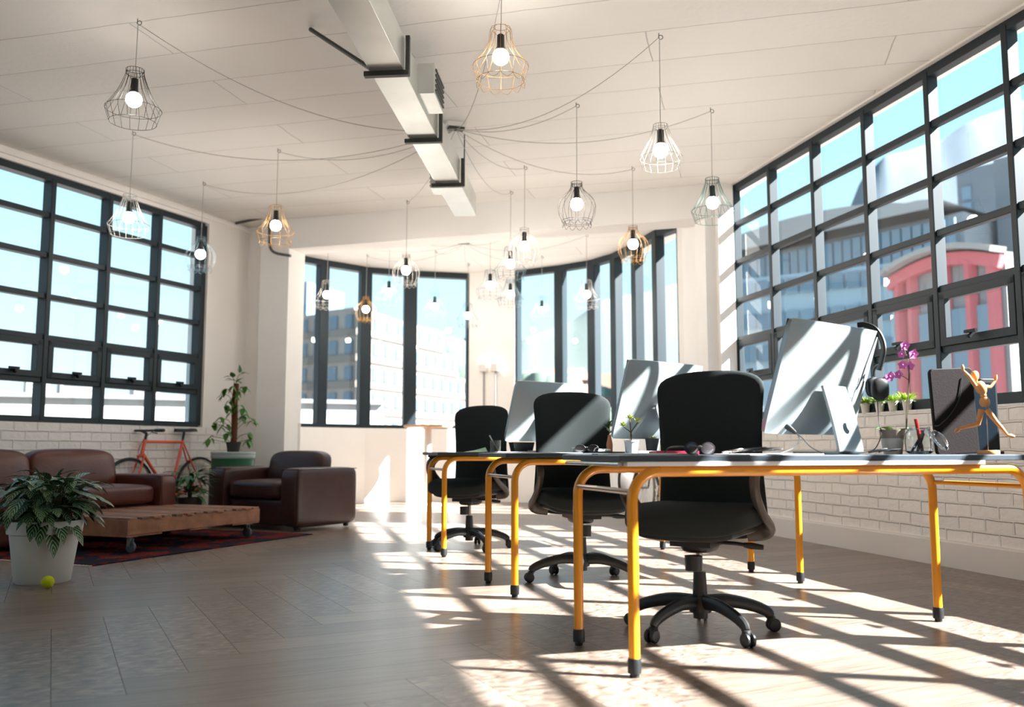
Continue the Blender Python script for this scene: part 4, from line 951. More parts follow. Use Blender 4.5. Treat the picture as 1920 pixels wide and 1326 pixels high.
# ------------------------------------------------------------------ rug
def rug_mat():
    m = bpy.data.materials.new('oriental_rug'); m.use_nodes = True; nt = m.node_tree; n = nt.nodes; b = n['Principled BSDF']
    tc = n.new('ShaderNodeTexCoord'); v = n.new('ShaderNodeTexVoronoi'); v.inputs['Scale'].default_value = 5; v.distance = 'MANHATTAN'
    nz = n.new('ShaderNodeTexNoise'); nz.inputs['Scale'].default_value = 25; nz.inputs['Detail'].default_value = 4
    nt.links.new(tc.outputs['Object'], v.inputs['Vector']); nt.links.new(tc.outputs['Object'], nz.inputs['Vector'])
    a = n.new('ShaderNodeMath'); a.operation = 'ADD'; nt.links.new(v.outputs['Distance'], a.inputs[0]); nt.links.new(nz.outputs['Fac'], a.inputs[1])
    r = n.new('ShaderNodeValToRGB'); nt.links.new(a.outputs[0], r.inputs[0]); r.color_ramp.interpolation = 'CONSTANT'
    el = r.color_ramp.elements; el[0].position = 0; el[0].color = srgb(40,34,48); el[1].position = 0.62; el[1].color = srgb(92,24,18)
    el[1].position = 0.44
    for p, c in ((0.585, srgb(150,112,88)), (0.60, srgb(84,22,16)), (0.69, srgb(42,32,44)), (0.725, srgb(104,30,22)), (0.95, srgb(34,28,40))):
        e = el.new(p); e.color = c
    mr = n.new('ShaderNodeMath'); mr.operation = 'DIVIDE'; mr.inputs[1].default_value = 1.3; nt.links.new(a.outputs[0], mr.inputs[0]); nt.links.new(mr.outputs[0], r.inputs[0])
    nt.links.new(r.outputs[0], b.inputs['Base Color']); b.inputs['Roughness'].default_value = 1; b.inputs['Specular IOR Level'].default_value = 0.1
    bp = n.new('ShaderNodeBump'); bp.inputs['Strength'].default_value = 0.5; bp.inputs['Distance'].default_value = 0.004; nt.links.new(nz.outputs['Fac'], bp.inputs['Height']); nt.links.new(bp.outputs[0], b.inputs['Normal'])
    return m
rg = thing('rug', 'dark red patterned oriental rug under the pallet table', 'rug', (-2.729,6.022,0), math.atan2(0.918,0.396))
mb = MB(); mb.box((1.2,1.0,0.004), (2.40,2.0,0.008)); mb.build('pile', rug_mat(), rg, smooth=False)
mb = MB()
for k in range(60): mb.box((-0.012,0.02+k*0.033,0.003), (0.03,0.02,0.003)); mb.box((2.412,0.02+k*0.033,0.003), (0.03,0.02,0.003))
mb.build('fringe', mat('cream_fringe', srgb(206,190,170), 0.9), rg, smooth=False)['kind'] = 'stuff'
# ------------------------------------------------------------------ pallet table
M_pal = mat('pallet_wood', srgb(156,106,76), 0.6, var=0.28, vscale=9, stretch=(1,1,1), bump=0.2, bscale=60)
M_pal2 = mat('weathered_slat_wood', srgb(150,110,88), 0.6, var=0.25, vscale=11, bump=0.2, bscale=60)
M_pal3 = mat('grey_slat_wood', srgb(118,88,72), 0.6, var=0.25, vscale=11, bump=0.2, bscale=60)
pt = thing('pallet_table', 'low wooden pallet table on casters standing on the red rug', 'table', (-2.761,6.609,0.008), math.atan2(0.918,0.396))
PL, PD = 1.46, 1.02
for k in range(13):
    x = 0.05+k*(PL-0.10)/12; mb = MB(); mb.box((x, PD/2-0.006*(k%3), 0.248), (0.074, PD, 0.018)); mb.build('slat', (M_pal2, M_pal3, M_pal)[(k*7) % 3], pt, smooth=False, bevel=0.002)
for y in (0.022, PD/2, PD-0.022): mb = MB(); mb.box((PL/2, y, 0.186), (PL, 0.044, 0.106)); mb.build('stringer', M_pal, pt, smooth=False, bevel=0.003)
for x in (0.022, PL-0.022): mb = MB(); mb.box((x, PD/2, 0.186), (0.04, PD-0.09, 0.104)); mb.build('end_board', M_pal, pt, smooth=False, bevel=0.002)
for x, w in ((0.17,0.34), (PL/2,0.2), (PL-0.17,0.34)): mb = MB(); mb.box((x, PD/2, 0.126), (w, PD-0.01, 0.014)); mb.build('bottom_board', M_pal, pt, smooth=False, bevel=0.002)
M_zinc = mat('zinc_plate', srgb(170,176,180), 0.3, 1.0); M_tyre = mat('grey_rubber', srgb(88,96,104), 0.6)
for x in (0.09, PL-0.09):
    for y in (0.07, PD-0.07):
        mb = MB(); mb.box((x,y,0.1165), (0.085,0.07,0.005)); mb.lathe([(0.02,0.1),(0.024,0.114)], (x,y,0), 14)
        for s in (-1, 1): mb.box((x+s*0.016,y-0.008,0.075), (0.003,0.034,0.06))
        f = mb.build('caster_fork', M_zinc, pt, smooth=False)
        mb = MB(); mb.lathe([(0,-0.012),(0.026,-0.013),(0.041,-0.010),(0.043,0),(0.041,0.010),(0.026,0.013),(0,0.012)], (0,0,0), 24, M=Matrix.Translation((x,y-0.015,0.043)) @ Matrix.Rotation(PI/2,4,'Y')); mb.build('caster_wheel', M_tyre, f)
# ------------------------------------------------------------------ foreground plant and ball
M_wpot = mat('matt_white_planter', srgb(222,218,210), 0.55)
def vein_mat(name, c1, c2):
    m = bpy.data.materials.new(name); m.use_nodes = True; nt = m.node_tree; n = nt.nodes; b = n['Principled BSDF']
    uv = n.new('ShaderNodeUVMap'); sp_ = n.new('ShaderNodeSeparateXYZ'); nt.links.new(uv.outputs[0], sp_.inputs[0])
    ab = n.new('ShaderNodeMath'); ab.operation = 'ABSOLUTE'; nt.links.new(sp_.outputs['X'], ab.inputs[0])
    mu = n.new('ShaderNodeMath'); mu.operation = 'MULTIPLY_ADD'; mu.inputs[1].default_value = -0.30; nt.links.new(ab.outputs[0], mu.inputs[0]); nt.links.new(sp_.outputs['Y'], mu.inputs[2])
    si = n.new('ShaderNodeMath'); si.operation = 'SINE'; ml = n.new('ShaderNodeMath'); ml.operation = 'MULTIPLY'; ml.inputs[1].default_value = 44; nt.links.new(mu.outputs[0], ml.inputs[0]); nt.links.new(ml.outputs[0], si.inputs[0])
    r = n.new('ShaderNodeValToRGB'); nt.links.new(si.outputs[0], r.inputs[0]); r.color_ramp.elements[0].position = 0.35; r.color_ramp.elements[0].color = c1; r.color_ramp.elements[1].position = 0.85; r.color_ramp.elements[1].color = c2
    nt.links.new(r.outputs[0], b.inputs['Base Color']); b.inputs['Roughness'].default_value = 0.42
    return m
M_vein = vein_mat('striped_green_leaf', srgb(34,66,36), srgb(160,184,140))
def leafuv(mb, uvs, base, d, L, W, droop, fold=0.22, n=8):
    k0 = len(mb.v); leaf_add(mb, base, d, L, W, droop, fold, n=n)
    for i in range(n+1): t = i/n; uvs += [(-1, t), (0, t), (1, t)]
def build_leaves(mb, uvs, name, m, parent):
    o = mb.build(name, m, parent, sharp=80); me = o.data; l = me.uv_layers.new(name='UVMap')
    for lp in me.loops: l.data[lp.index].uv = uvs[lp.vertex_index]
    return o
bp_ = thing('potted_plant', 'bushy striped-leaf plant in a large white planter beside the tennis ball', 'plant', (-2.70,5.32,0))
mb = MB(); mb.lathe([(0,0),(0.140,0),(0.148,0.008),(0.184,0.275),(0.198,0.28),(0.205,0.345),(0.200,0.352),(0.190,0.350),(0.183,0.30),(0,0.30)], (0,0,0), 48, cap=False); mb.build('planter', M_wpot, bp_, sharp=40)
mb = MB(); mb.lathe([(0,0.325),(0.187,0.32)], (0,0,0), 24, cap=False); mb.build('soil', M_soil, bp_)
rnd = random.Random(21); mb = MB(); uvs = []; st = MB()
for k in range(190):
    a = rnd.random()*2*PI; h = rnd.random(); r = 0.04+0.19*rnd.random(); top = V(r*math.cos(a), r*math.sin(a), 0.37+0.23*h*(1-r*1.6)+0.03)
    base = V(0.10*rnd.random()*math.cos(a), 0.10*rnd.random()*math.sin(a), 0.33)
    b_ = a+2.2*(rnd.random()-.5); d = V(math.cos(b_), math.sin(b_), 1.2*rnd.random()-0.75+0.6*h)
    L = 0.12+0.08*rnd.random(); leafuv(mb, uvs, top, d, L, 0.052+0.022*rnd.random(), 0.35+0.45*rnd.random())
    st.tube([base, (base+top)/2+V(0,0,0.03), top], 0.003, 5)
for (dx, dy, dz, L, z0) in ((0.35,-0.9,-0.8,0.20,0.38),(0.75,-0.65,-0.9,0.18,0.37),(0.9,-0.3,-0.7,0.20,0.36),(0.62,-0.8,-1.0,0.21,0.33),(1,-0.1,0.1,0.24,0.50),(0.9,-0.4,0.2,0.26,0.50),(1,0.1,-0.3,0.22,0.42),(0.2,-1,-0.9,0.19,0.40),(-0.9,-0.4,-0.4,0.20,0.42),(-1,0.1,0.0,0.22,0.44)):
    b = V(dx, dy, 0).normalized()*0.15; leafuv(mb, uvs, V(b.x,b.y,z0), (dx,dy,dz), L, 0.075, 0.35); st.tube([V(0,0,0.33), V(b.x*0.6,b.y*0.6,z0+0.05), V(b.x,b.y,z0)], 0.003, 5)
for (dx, dz, L) in ((-0.35,1.0,0.13),(0.3,1.0,0.11),(-0.1,1.0,0.10),(0.5,0.9,0.12)): leafuv(mb, uvs, (dx*0.25-0.02,0,0.58), (dx,-0.2,dz), L, 0.022, 0.9)
build_leaves(mb, uvs, 'foliage', M_vein, bp_); st.build('stems', mat('stem_green', srgb(92,116,60), 0.6), bp_)
mb = MB(); mb.sphere((0,0,0.034), 0.034, 24); bl = mb.build('tennis_ball', mat('tennis_felt', srgb(208,214,30), 0.95, bump=0.4, bscale=300)); bl.location = (-2.545,5.075,0); tag(bl, 'yellow-green tennis ball on the floor against the white planter', 'ball')
# fern between the seats
fn_ = thing('potted_fern', 'leafy green plant in a pot between the sofa and the armchair', 'plant', (-3.08,8.76,0))
mb = MB(); mb.lathe([(0,0),(0.09,0),(0.12,0.30),(0.11,0.30),(0.10,0.27),(0,0.27)], (0,0,0), 24, cap=False); mb.build('pot', mat('dark_planter', srgb(48,48,46), 0.6), fn_)
mb = MB(); rnd = random.Random(5)
for k in range(70):
    a = rnd.random()*2*PI; z = 0.32+0.22*rnd.random(); r = 0.05+0.05*rnd.random(); leaf_add(mb, (r*math.cos(a), r*math.sin(a), z), (math.cos(a), math.sin(a), 1.0-1.2*rnd.random()), 0.15+0.07*rnd.random(), 0.045, 0.6, 0.2)
mb.build('foliage', mat('deep_green_leaf', srgb(50,92,38), 0.45, var=0.2, vscale=20), fn_, sharp=80)
mb = MB(); mb.tube([(0,0,0.26),(0,0,0.45)], 0.02, 8); mb.build('stem', M_soil, fn_)
# ------------------------------------------------------------------ oil drum and climber
dr0 = V(-2.98,9.75,0); dm = thing('oil_drum', 'green oil drum with a pale rim in the corner', 'drum', tuple(dr0))
pr = [(0,0),(0.222,0),(0.228,0.01)]
for z in (0.24, 0.48): pr += [(0.222,z-0.02),(0.232,z),(0.222,z+0.02)]
pr += [(0.222,0.66),(0.222,0.662)]
mb = MB(); mb.lathe(pr, (0,0,0), 40, cap=False); mb.build('drum_body', mat('green_enamel', srgb(30,86,54), 0.35), dm)
mb = MB(); mb.lathe([(0.222,0.662),(0.229,0.672),(0.229,0.70),(0.224,0.705),(0.232,0.712),(0.232,0.728),(0.226,0.732),(0.220,0.722),(0,0.722)], (0,0,0), 40, cap=False); mb.build('lid_rim', mat('pale_rim', srgb(176,188,186), 0.35), dm)
cl = thing('climbing_plant', 'tall climbing plant on a brown moss pole standing on the green drum', 'plant', (dr0.x, dr0.y, 0.724))
mb = MB(); mb.lathe([(0,0),(0.06,0),(0.075,0.095),(0.080,0.097),(0.080,0.112),(0.072,0.112),(0.068,0.09),(0,0.09)], (0,0,0), 24, cap=False); mb.build('pot', mat('dark_planter', srgb(48,48,46), 0.6), cl)
mb = MB(); mb.tube([(0,0,0.08),(0.005,0,0.3),(-0.003,0,0.55),(0.012,0,0.74)], [0.034,0.033,0.033,0.028], 14); mb.build('moss_pole', mat('coir_brown', srgb(104,62,42), 1, bump=0.8, bscale=90), cl)
rnd = random.Random(9); mb = MB(); st = MB()
spots = [((0.0,0.02),z) for z in (0.78,0.70,0.62,0.5,0.45)]
cpt = [(-0.02,0.80),(0.07,0.84),(0.03,0.76),(-0.09,0.68),(0.05,0.66),(0.12,0.70),(-0.11,0.62),(-0.04,0.55),(0.06,0.50),(-0.05,0.47),(0.10,0.46),(-0.02,0.42),(0.14,0.40),(0.19,0.37),(0.10,0.38),(-0.10,0.36),(-0.16,0.33),(-0.20,0.30),(-0.12,0.28),(-0.06,0.30),(-0.21,0.17),(-0.25,0.14),(0.16,0.20),(0.18,0.14),(0.21,0.33),(0.02,0.60),(-0.08,0.50),(0.0,0.70),(-0.05,0.22)]
for i, (x, z) in enumerate(cpt):
    for q in range(3):
        a = rnd.random()*2*PI; y = -0.04-0.05*rnd.random()
        leaf_add(mb, (x+0.03*(rnd.random()-.5), y+0.04*(rnd.random()-.5), z+0.03*(rnd.random()-.5)), (math.cos(a)*0.8+x*2, -0.4*rnd.random(), -0.2-0.5*rnd.random()+(0.8 if z > 0.75 else 0)), 0.075+0.03*rnd.random(), 0.062, 0.5, 0.2, heart=True)
    st.tube(smooth_path([(0,0,max(0.1,z-0.12)), (x*0.5,-0.03,z-0.02), (x,-0.05,z)], 3), 0.003, 5)
mb.build('leaves', mat('climber_green', srgb(66,118,40), 0.4, var=0.25, vscale=20), cl, sharp=80); st.build('stems', mat('stem_green', srgb(92,116,60), 0.6), cl)
# ------------------------------------------------------------------ bicycles
def make_bike(name, label, A, du, fm, tm):
    du = du.normalized(); dn = V(du.y, -du.x, 0)
    t = thing(name, label, 'bicycle', tuple(A))
    P = lambda u, z, n=0.0: du*u+dn*n+V(0,0,z)
    for u0 in (0.0, 0.96):
        ring = [P(u0+0.325*math.cos(a), 0.34+0.325*math.sin(a)) for a in [2*PI*k/48 for k in range(48)]]
        mb = MB(); mb.tube(ring, 0.0145, 8, closed=True); w = mb.build('wheel', tm, t)
        mb = MB(); mb.tube([P(u0+0.308*math.cos(a), 0.34+0.308*math.sin(a)) for a in [2*PI*k/48 for k in range(48)]], 0.009, 6, closed=True); mb.build('rim', M_chrome, w)
        mb = MB()
        for k in range(28): a = 2*PI*k/28; mb.tube([P(u0+0.02*math.cos(a+0.8), 0.34+0.02*math.sin(a+0.8), 0.02*(-1)**k), P(u0+0.305*math.cos(a), 0.34+0.305*math.sin(a))], 0.0012, 4)
        mb.tube([P(u0,0.34,-0.05), P(u0,0.34,0.05)], 0.014, 8); mb.build('spokes', M_chrome, w)
    fr = MB(); F = fr.tube
    hb, ht, sc, bb, rh = P(0.155,0.70), P(0.19,0.855), P(0.70,0.835), P(0.545,0.285), (0.96,0.34)
    fr.tube([hb, ht], 0.019, 10); fr.tube([P(0.187,0.835), sc], 0.0145, 10); fr.tube([P(0.160,0.725), bb], 0.0165, 10); fr.tube([bb, P(0.712,0.86)], 0.0145, 10)
    for s in (-1, 1):
        fr.tube([sc+dn*s*0.012, P(rh[0],rh[1],s*0.055)], 0.008, 8); fr.tube([bb+dn*s*0.03, P(rh[0],rh[1],s*0.055)], 0.009, 8)
        fr.tube([hb+dn*s*0.035, P(0.10,0.55,s*0.045), P(0.0,0.34,s*0.05)], [0.012,0.011,0.008], 8)
    fr.tube([P(0.145,0.69,-0.045), P(0.145,0.69,0.045)], 0.014, 8); fr.tube([P(0.80,0.64,-0.035),P(0.80,0.64,0.035)], 0.006, 6); fr.build('frame', fm, t)
    mb = MB(); mb.tube([P(0.19,0.85), P(0.205,0.925)], 0.014, 10); mb.tube([P(0.205,0.92), P(0.13,0.945)], 0.013, 8); mb.tube([P(0.13,0.945,-0.30), P(0.13,0.945,0.30)], 0.0115, 10); hbar = mb.build('handlebar', M_blk, t)
    mb = MB()
    for s in (-1, 1): mb.tube([P(0.13,0.945,s*0.19), P(0.13,0.945,s*0.305)], 0.0165, 10); mb.tube([P(0.12,0.94,s*0.18), P(0.08,0.925,s*0.20), P(0.07,0.915,s*0.28)], 0.005, 6)
    mb.build('grips', M_blk, hbar)
    mb = MB(); mb.tube([P(0.706,0.85), P(0.722,0.94)], 0.0125, 10); mb.build('seat_post', M_blk, t)
    mb = MB()
    vs = []; prof = [(-0.13,0.018),(-0.05,0.024),(0.03,0.045),(0.10,0.072),(0.135,0.060),(0.14,0.02)]
    for (u, w) in prof:
        for (k, zz) in ((-1,-0.018),(-0.8,0.012),(0,0.018),(0.8,0.012),(1,-0.018)): vs.append(P(0.72+u,0.958+zz+0.006*(u > 0.05),k*w))
    fs = [(5*i+j, 5*i+j+1, 5*i+j+6, 5*i+j+5) for i in range(5) for j in range(4)]; mb.add(vs, fs); mb.build('saddle', M_blk, t, sharp=60)
    mb = MB(); ck = []
    for k in range(24): a = 2*PI*k/24; ck.append(P(0.545+0.095*math.cos(a), 0.285+0.095*math.sin(a), 0.045))
    mb.tube(ck, 0.004, 6, closed=True)
    for k in range(5): a = 2*PI*k/5; mb.tube([P(0.545,0.285,0.045), P(0.545+0.095*math.cos(a), 0.285+0.095*math.sin(a), 0.045)], 0.006, 6)
    mb.tube([P(0.545,0.285,0.06), P(0.60,0.125,0.065)], 0.009, 8); mb.tube([P(0.545,0.285,-0.06), P(0.49,0.445,-0.065)], 0.009, 8); mb.tube([P(0.60,0.125,0.065), P(0.60,0.125,0.16)], 0.012, 6); mb.tube([P(0.49,0.445,-0.065), P(0.49,0.445,-0.08)], 0.012, 6)
    mb.tube([P(0.545,0.285,-0.06), P(0.545,0.285,0.06)], 0.018, 8); mb.build('crankset', M_chrome, t)
    mb = MB(); mb.tube(smooth_path([P(0.08,0.93,0.20), P(0.02,0.86,0.16), P(0.05,0.74,0.06), P(0.13,0.70,0.0)], 5), 0.0025, 6); mb.build('brake_cable', M_blk, t)
    return t
M_tb = mat('black_tyre', srgb(36,40,42), 0.7); M_tt = mat('tan_tyre', srgb(150,140,124), 0.7)
bA_ = V(-4.382,7.633,0)+LD*1.50
make_bike('bicycle', 'orange-framed bicycle leaning along the left brick wall behind the sofa', bA_+SF*0.0, LD, mat('coral_orange_paint', srgb(226,92,60), 0.3, coat=0.4), M_tb)
make_bike('bicycle', 'dark bicycle standing behind the chair nearest the white pull-out board', V(1.46,10.12,0), V(0.20,-0.98,0), mat('dark_teal_paint', srgb(36,52,60), 0.35), M_tt)
# ------------------------------------------------------------------ bay: bar table, wall boxes
bt = thing('bar_table', 'tall white pedestal table with a wooden top by the curved window', 'table', (-1.155,12.55,0))
mb = MB(); mb.lathe([(0,1.06),(0.335,1.06),(0.34,1.07),(0.34,1.085),(0.33,1.09),(0,1.09)], (0,0,0), 40); mb.build('table_top', mat('honey_wood', srgb(206,158,112), 0.4, var=0.1, vscale=8), bt)
mb = MB(); mb.lathe([(0.045,0.02),(0.045,1.06)], (0,0,0), 20); mb.build('pedestal', M_base, bt)
mb = MB(); mb.lathe([(0,0),(0.27,0),(0.27,0.012),(0.06,0.03),(0,0.03)], (0,0,0), 32); mb.build('foot_plate', M_base, bt)
WP = (BAY_R[0]-BAY_L[-1]).normalized(); WNn = V(WP.y, -WP.x, 0)
for i, (s, lab) in enumerate(((0.24,'white wall switch box on the bay pier, nearer the office view'),(0.42,'white wall switch box on the bay pier, nearer the hill view'))):
    p = BAY_L[-1]+WP*s; w = thing('switch_box', lab, 'switch box', (p.x, p.y, 1.90), math.atan2(WP.y, WP.x), 'wall boxes on the bay pier')
    mb = MB(); mb.box((0,-0.04,0.06), (0.12,0.078,0.12)); mb.build('casing', M_base, w, smooth=False, bevel=0.008)
    mb = MB(); mb.tube([(0,-0.015,0.0), (0,-0.015,-0.82)], 0.011, 8); mb.build('conduit', mat('grey_conduit', srgb(150,152,152), 0.5), w)
cd = thing('conduit_pipe', 'dark electrical conduit bent around the beam end above the green drum', 'pipe', (-3.1,10.25,3.3))
def cq(px, py, y): return at(px, py, y)-Vector(cd.location)
mb = MB(); mb.tube([cq(442,419,10.30), cq(470,413,10.25), cq(500,407,10.22), cq(505,412,10.20)], 0.016, 8); mb.tube(smooth_path([cq(505,412,10.20), cq(505,440,10.2), cq(506,462,10.2), cq(516,474,10.18), cq(545,480,10.1)], 4), 0.016, 8); mb.build('pipe', mat('dark_conduit', srgb(92,90,88), 0.4, 0.5), cd)
# ------------------------------------------------------------------ duct
M_galv = mat('galvanised_steel', srgb(206,210,206), 0.30, 0.85, var=0.08, vscale=3); M_brk = mat('steel_bracket', srgb(70,72,68), 0.5, 0.4)
du_ = thing('air_duct', 'galvanised steel air duct hanging below the ceiling', 'duct', (-0.65,6.0,2.98))
q0 = V(-1.06,1.5,0); q1 = V(-0.445,8.5,0); dd = (q1-q0).normalized(); dn_ = V(dd.y,-dd.x,0); DO = Vector(du_.location)
Lq = (q1-q0).length
def dz(s, n, z): return q0+dd*s+dn_*n+V(0,0,z)-DO
sy = lambda y: (y-q0.y)/dd.y
cuts = [0, sy(3.4), sy(5.15), sy(6.32), sy(7.42), Lq]
for a, b in zip(cuts, cuts[1:]):
    mb = MB(); mb.beam(dz(a+0.002,0,3.083), dz(b-0.002,0,3.083), 0.205, 0.206, (0,0,1)); mb.build('duct_section', M_galv, du_, smooth=False, bevel=0.003)
for s in cuts[1:5]:
    mb = MB()
    mb.beam(dz(s,-0.135,2.962), dz(s,0.135,2.962), 0.04, 0.03, (0,0,1)); mb.beam(dz(s,0.125,2.95), dz(s,0.125,3.19), 0.03, 0.025, tuple(dn_)); br = mb.build('hanger_bracket', M_brk, du_, smooth=False, bevel=0.002)
    
    if s == cuts[4]: mb = MB(); mb.tube([dz(s,0.14,2.95), dz(s,0.14,3.40)], 0.005, 6); mb.build('hanger_rod', M_brk, br)
for (y, n, ln) in ((5.75,0.155,0.36),(7.75,-0.135,0.22)):
    s = sy(y); mb = MB(); mb.beam(dz(s-ln/2,n,3.11), dz(s+ln/2,n,3.11), 0.11, 0.20, (0,0,1)); vb = mb.build('vent_box', M_galv, du_, smooth=False, bevel=0.003)
    mb = MB()
    for k in range(5): mb.beam(dz(s-ln/2+0.03,n+0.058*(1 if n > 0 else -1),3.04+k*0.034), dz(s+ln/2-0.03,n+0.058*(1 if n > 0 else -1),3.04+k*0.034), 0.012, 0.012, (0,0,1))
    mb.build('vent_grille', M_brk, vb, smooth=False)
cpp = thing('ceiling_conduit', 'dark steel conduit running on the ceiling to the duct', 'pipe', (-1.2,5.5,3.38))
e1 = at(582,55,1); 
def onceil(px, py, z=3.4):
    p = at(px, py, 1); k = (z-EYE)/(p.z-EYE); return V(p.x*k, k, z)
mb = MB(); a, b = onceil(582,55,3.385), dz(cuts[2],-0.10,3.0)+DO; mb.tube([a-Vector(cpp.location), b-Vector(cpp.location)], 0.014, 8); mb.build('pipe', M_brk, cpp)
# ------------------------------------------------------------------ pendant lamps
M_bulb = mat('lit_bulb', (1,0.97,0.92,1), 0.3, emit=(1,0.94,0.86,1), estr=35.0)
M_sock = mat('black_socket', srgb(22,22,22), 0.4); M_cord = mat('grey_cord', srgb(176,174,170), 0.6)
WC = {'black': srgb(26,24,24), 'gold': srgb(164,122,60), 'silver': srgb(160,158,152), 'green': srgb(24,72,66), 'cream': srgb(168,162,154), 'blue': srgb(150,206,220), 'white': srgb(184,184,182), 'slate': srgb(92,112,120)}
def ringp(r, z, n=40, wob=0): return [(r*math.cos(2*PI*k/n), r*math.sin(2*PI*k/n), z) for k in range(n)]
def make_lamp(i, hook, bulb_z, kind, colour, label, hub, sag=0.09):
    hz_ = CEIL; t = thing('pendant_lamp', label, 'lamp', (hook[0], hook[1], hz_), 0, 'wire-cage pendant lamps')
    bz = bulb_z-hz_; wm_ = mat('wire_'+colour, WC[colour], 0.45, 0.3 if colour in ('gold','silver') else 0)
    mb = MB(); mb.tube(arc((0.012,0,-0.028), 0.014, PI*1.15, -PI*0.6, 10, (1,0,0), (0,0,1)), 0.0025, 6); mb.tube([(0,0,0),(0,0,-0.026)], 0.0025, 6); mb.build('hook', M_brk, t)
    mb = MB(); mb.tube([(0.004,0,-0.03),(0.002,0,bz/2),(0,0,bz+0.14)], 0.0027, 6); mb.build('cord', M_cord, t)
    mb = MB(); mb.lathe([(0,0.135),(0.014,0.135),(0.021,0.128),(0.022,0.062),(0.028,0.046),(0.026,0.040),(0,0.04)], (0,0,bz), 18); mb.build('socket', M_sock, t)
    mb = MB(); mb.sphere((0,0,bz), 0.048, 20); mb.build('bulb', M_bulb, t)
    w = MB(); wr_ = 0.0015
    if kind == 'A':   tr, prof, rings = 0.052, [(0.052,0.19),(0.053,0.165),(0.066,0.12),(0.098,0.04),(0.150,-0.045),(0.163,-0.062),(0.136,-0.145)], [(0.052,0.19),(0.053,0.165),(0.163,-0.062),(0.136,-0.145)]; nw = 18
    elif kind == 'S': tr, prof, rings = 0.045, [(0.045,0.165),(0.052,0.13),(0.075,0.06),(0.135,-0.05),(0.116,-0.11)], [(0.045,0.165),(0.047,0.145),(0.135,-0.05),(0.116,-0.11)]; nw = 16
    elif kind == 'B': tr, prof, rings = 0.05, [(0.040,0.178),(0.058,0.170),(0.064,0.145),(0.070,0.09),(0.100,0.02),(0.152,-0.045),(0.160,-0.06),(0.136,-0.14)], [(0.040,0.178),(0.160,-0.055),(0.136,-0.14)]; nw = 12
    else:             tr, prof, rings = 0.04, [(0.042,0.17),(0.042,0.14),(0.062,0.10),(0.115,0.05),(0.143,-0.01),(0.136,-0.08),(0.106,-0.145)], [(0.042,0.17),(0.043,0.145),(0.106,-0.145),(0.116,-0.13)]; nw = 16
    sc_k = 0.86 if kind == 'B2' else 1.0
    for (r, z) in rings: w.tube([(p[0], p[1], bz+z) for p in ringp(r, 0)], wr_*1.1, 5, closed=True)
    pp = smooth_path([V(r, 0, z) for r, z in prof[:-1]], 3)+[V(prof[-1][0], 0, prof[-1][1])]
    for k in range(nw):
        a = 2*PI*k/nw; w.tube([(p.x*math.cos(a), p.x*math.sin(a), bz+p.z) for p in pp], wr_, 5)
    if kind in ('B', 'C'):
        r, z = prof[-1]; m_ = 12
        for k in range(m_):
            a0, a1 = 2*PI*k/m_, 2*PI*(k+1)/m_
            w.tube([((r+0.004*math.sin(PI*q/8))*math.cos(a0+(a1-a0)*q/8), (r+0.004*math.sin(PI*q/8))*math.sin(a0+(a1-a0)*q/8), bz+z-0.030*math.sin(PI*q/8)) for q in range(9)], wr_, 5)
    w.tube([(tr, 0, bz+rings[0][1]-0.02), (0.02, 0, bz+0.13), (-0.02, 0, bz+0.13), (-tr, 0, bz+rings[0][1]-0.02)], wr_, 5)
    w.build('wire_shade', wm_, t)
    if hub is not None:
        a = V(0,0,-0.03); b = V(hub[0]-hook[0], hub[1]-hook[1], -0.05); L = (b-a).length; mb = MB()
        mb.tube([a.lerp(b, q/16)+V(0,0,-4*sag*L*(q/16)*(1-q/16)) for q in range(17)], 0.0026, 5); mb.build('swag_cable', M_cord, t)
    return t
HUB1 = (-0.456,7.139); HUB2 = (-0.607,11.254)
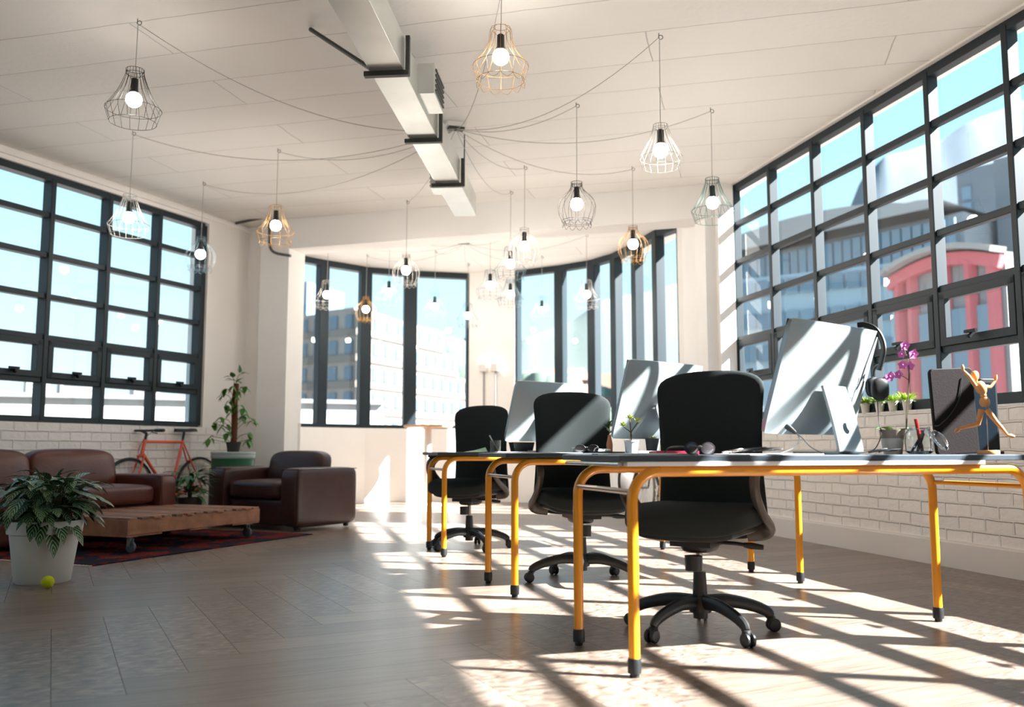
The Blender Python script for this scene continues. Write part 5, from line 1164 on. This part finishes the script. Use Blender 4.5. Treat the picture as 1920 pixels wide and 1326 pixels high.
lamps = [
 ((-2.309,5.343),2.882,'A','black','black wire pendant lamp closest to the camera, over the striped plant',HUB1),
 ((-0.065,5.0),3.00,'B','gold','gold scalloped wire pendant lamp hanging right of the duct',HUB1),
 ((0.936,5.538),2.629,'S','silver','silver wire pendant lamp hanging over the nearest black chair',HUB1),
 ((0.49,6.699),2.602,'C','black','black bulbous wire pendant lamp in front of the beam',HUB1),
 ((1.542,6.808),2.644,'A','green','dark green wire pendant lamp at the end of the right window',HUB1),
 ((1.126,8.277),2.656,'C','gold','gold bulbous wire pendant lamp before the last bay panes',HUB1),
 ((0.115,8.244),2.628,'C','cream','cream bulbous wire pendant lamp just under the beam, the highest of its cluster',HUB1),
 ((-0.016,9.069),2.633,'B','slate','slate grey scalloped pendant lamp in the middle of the cluster by the bay pier',HUB1),
 ((-0.252,10.31),2.64,'B','slate','slate grey scalloped pendant lamp in front of the bay pier itself',HUB2),
 ((-0.02,10.924),2.64,'A','slate','slate grey pendant lamp lowest in the cluster, at the mullion right of the pier',HUB2),
 ((0.406,12.203),2.64,'A','blue','pale blue wire pendant lamp in front of the hillside pane right of the pier',HUB2),
 ((0.911,10.924),2.64,'B','white','white wire pendant lamp in front of the dark mullion over the hillside',HUB2),
 ((-0.626,12.697),2.64,'B','slate','slate grey pendant lamp at the last mullion of the office window',HUB2),
 ((-1.024,11.879),2.64,'A','blue','pale blue wire pendant lamp over the bar table against the sky',HUB2),
 ((-1.483,10.773),2.64,'B','blue','pale blue scalloped pendant lamp left of the wide mullion',HUB2),
 ((-1.119,9.428),2.639,'C','cream','cream pendant lamp at the wide mullion above the bar table',HUB1),
 ((-1.973,12.109),2.64,'C','gold','gold wire pendant lamp at the office window mullion',HUB2),
 ((-2.266,10.963),2.64,'B','cream','cream wire pendant lamp at the first mullion of the curved window',HUB2),
 ((-2.065,7.762),2.704,'B','gold','gold wire pendant lamp in front of the beam end over the armchair',HUB1),
 ((-3.059,8.753),2.664,'C','slate','slate blue bulbous pendant lamp at the end of the left window',HUB1),
 ((-3.16,7.318),2.66,'A','white','white wire pendant lamp in front of the left window',HUB1),
]
for i, L_ in enumerate(lamps): make_lamp(i, *L_, sag=0.09 if i != 15 else 0.04)
for (hx_, hy_), lab in ((HUB1,'white ceiling junction block where the swagged lamp cables meet beside the duct'),(HUB2,'white ceiling junction block inside the curved bay')):
    h = thing('junction_block', lab, 'junction block', (hx_, hy_, CEIL), 0.3)
    mb = MB(); mb.box((0,0,-0.02), (0.16,0.10,0.04)); mb.build('casing', M_base, h, smooth=False, bevel=0.006)
    mb = MB(); mb.box((0,0,-0.048), (0.13,0.07,0.018)); mb.build('terminal_strip', M_brk, h, smooth=False)
# amber bottle with a sprig on the second desk
ab = put(1143,1,0.40); av = thing('bud_vase', 'slim terracotta vase with a sprig beside the middle computer', 'vase', tuple(ab))
mb = MB(); mb.lathe([(0,0),(0.017,0),(0.019,0.05),(0.012,0.085),(0.009,0.10),(0.011,0.105),(0,0.10)], (0,0,0), 20); mb.build('vase_body', mat('terracotta_glaze', srgb(214,146,104), 0.5), av)
mb = MB()
for k in range(7): a = k*0.9; leaf_add(mb, (0,0,0.10+0.012*k), (math.cos(a), math.sin(a), 0.9), 0.05, 0.02, 0.3, 0.2, n=4)
mb.build('leaves', M_leaf, av, sharp=80)
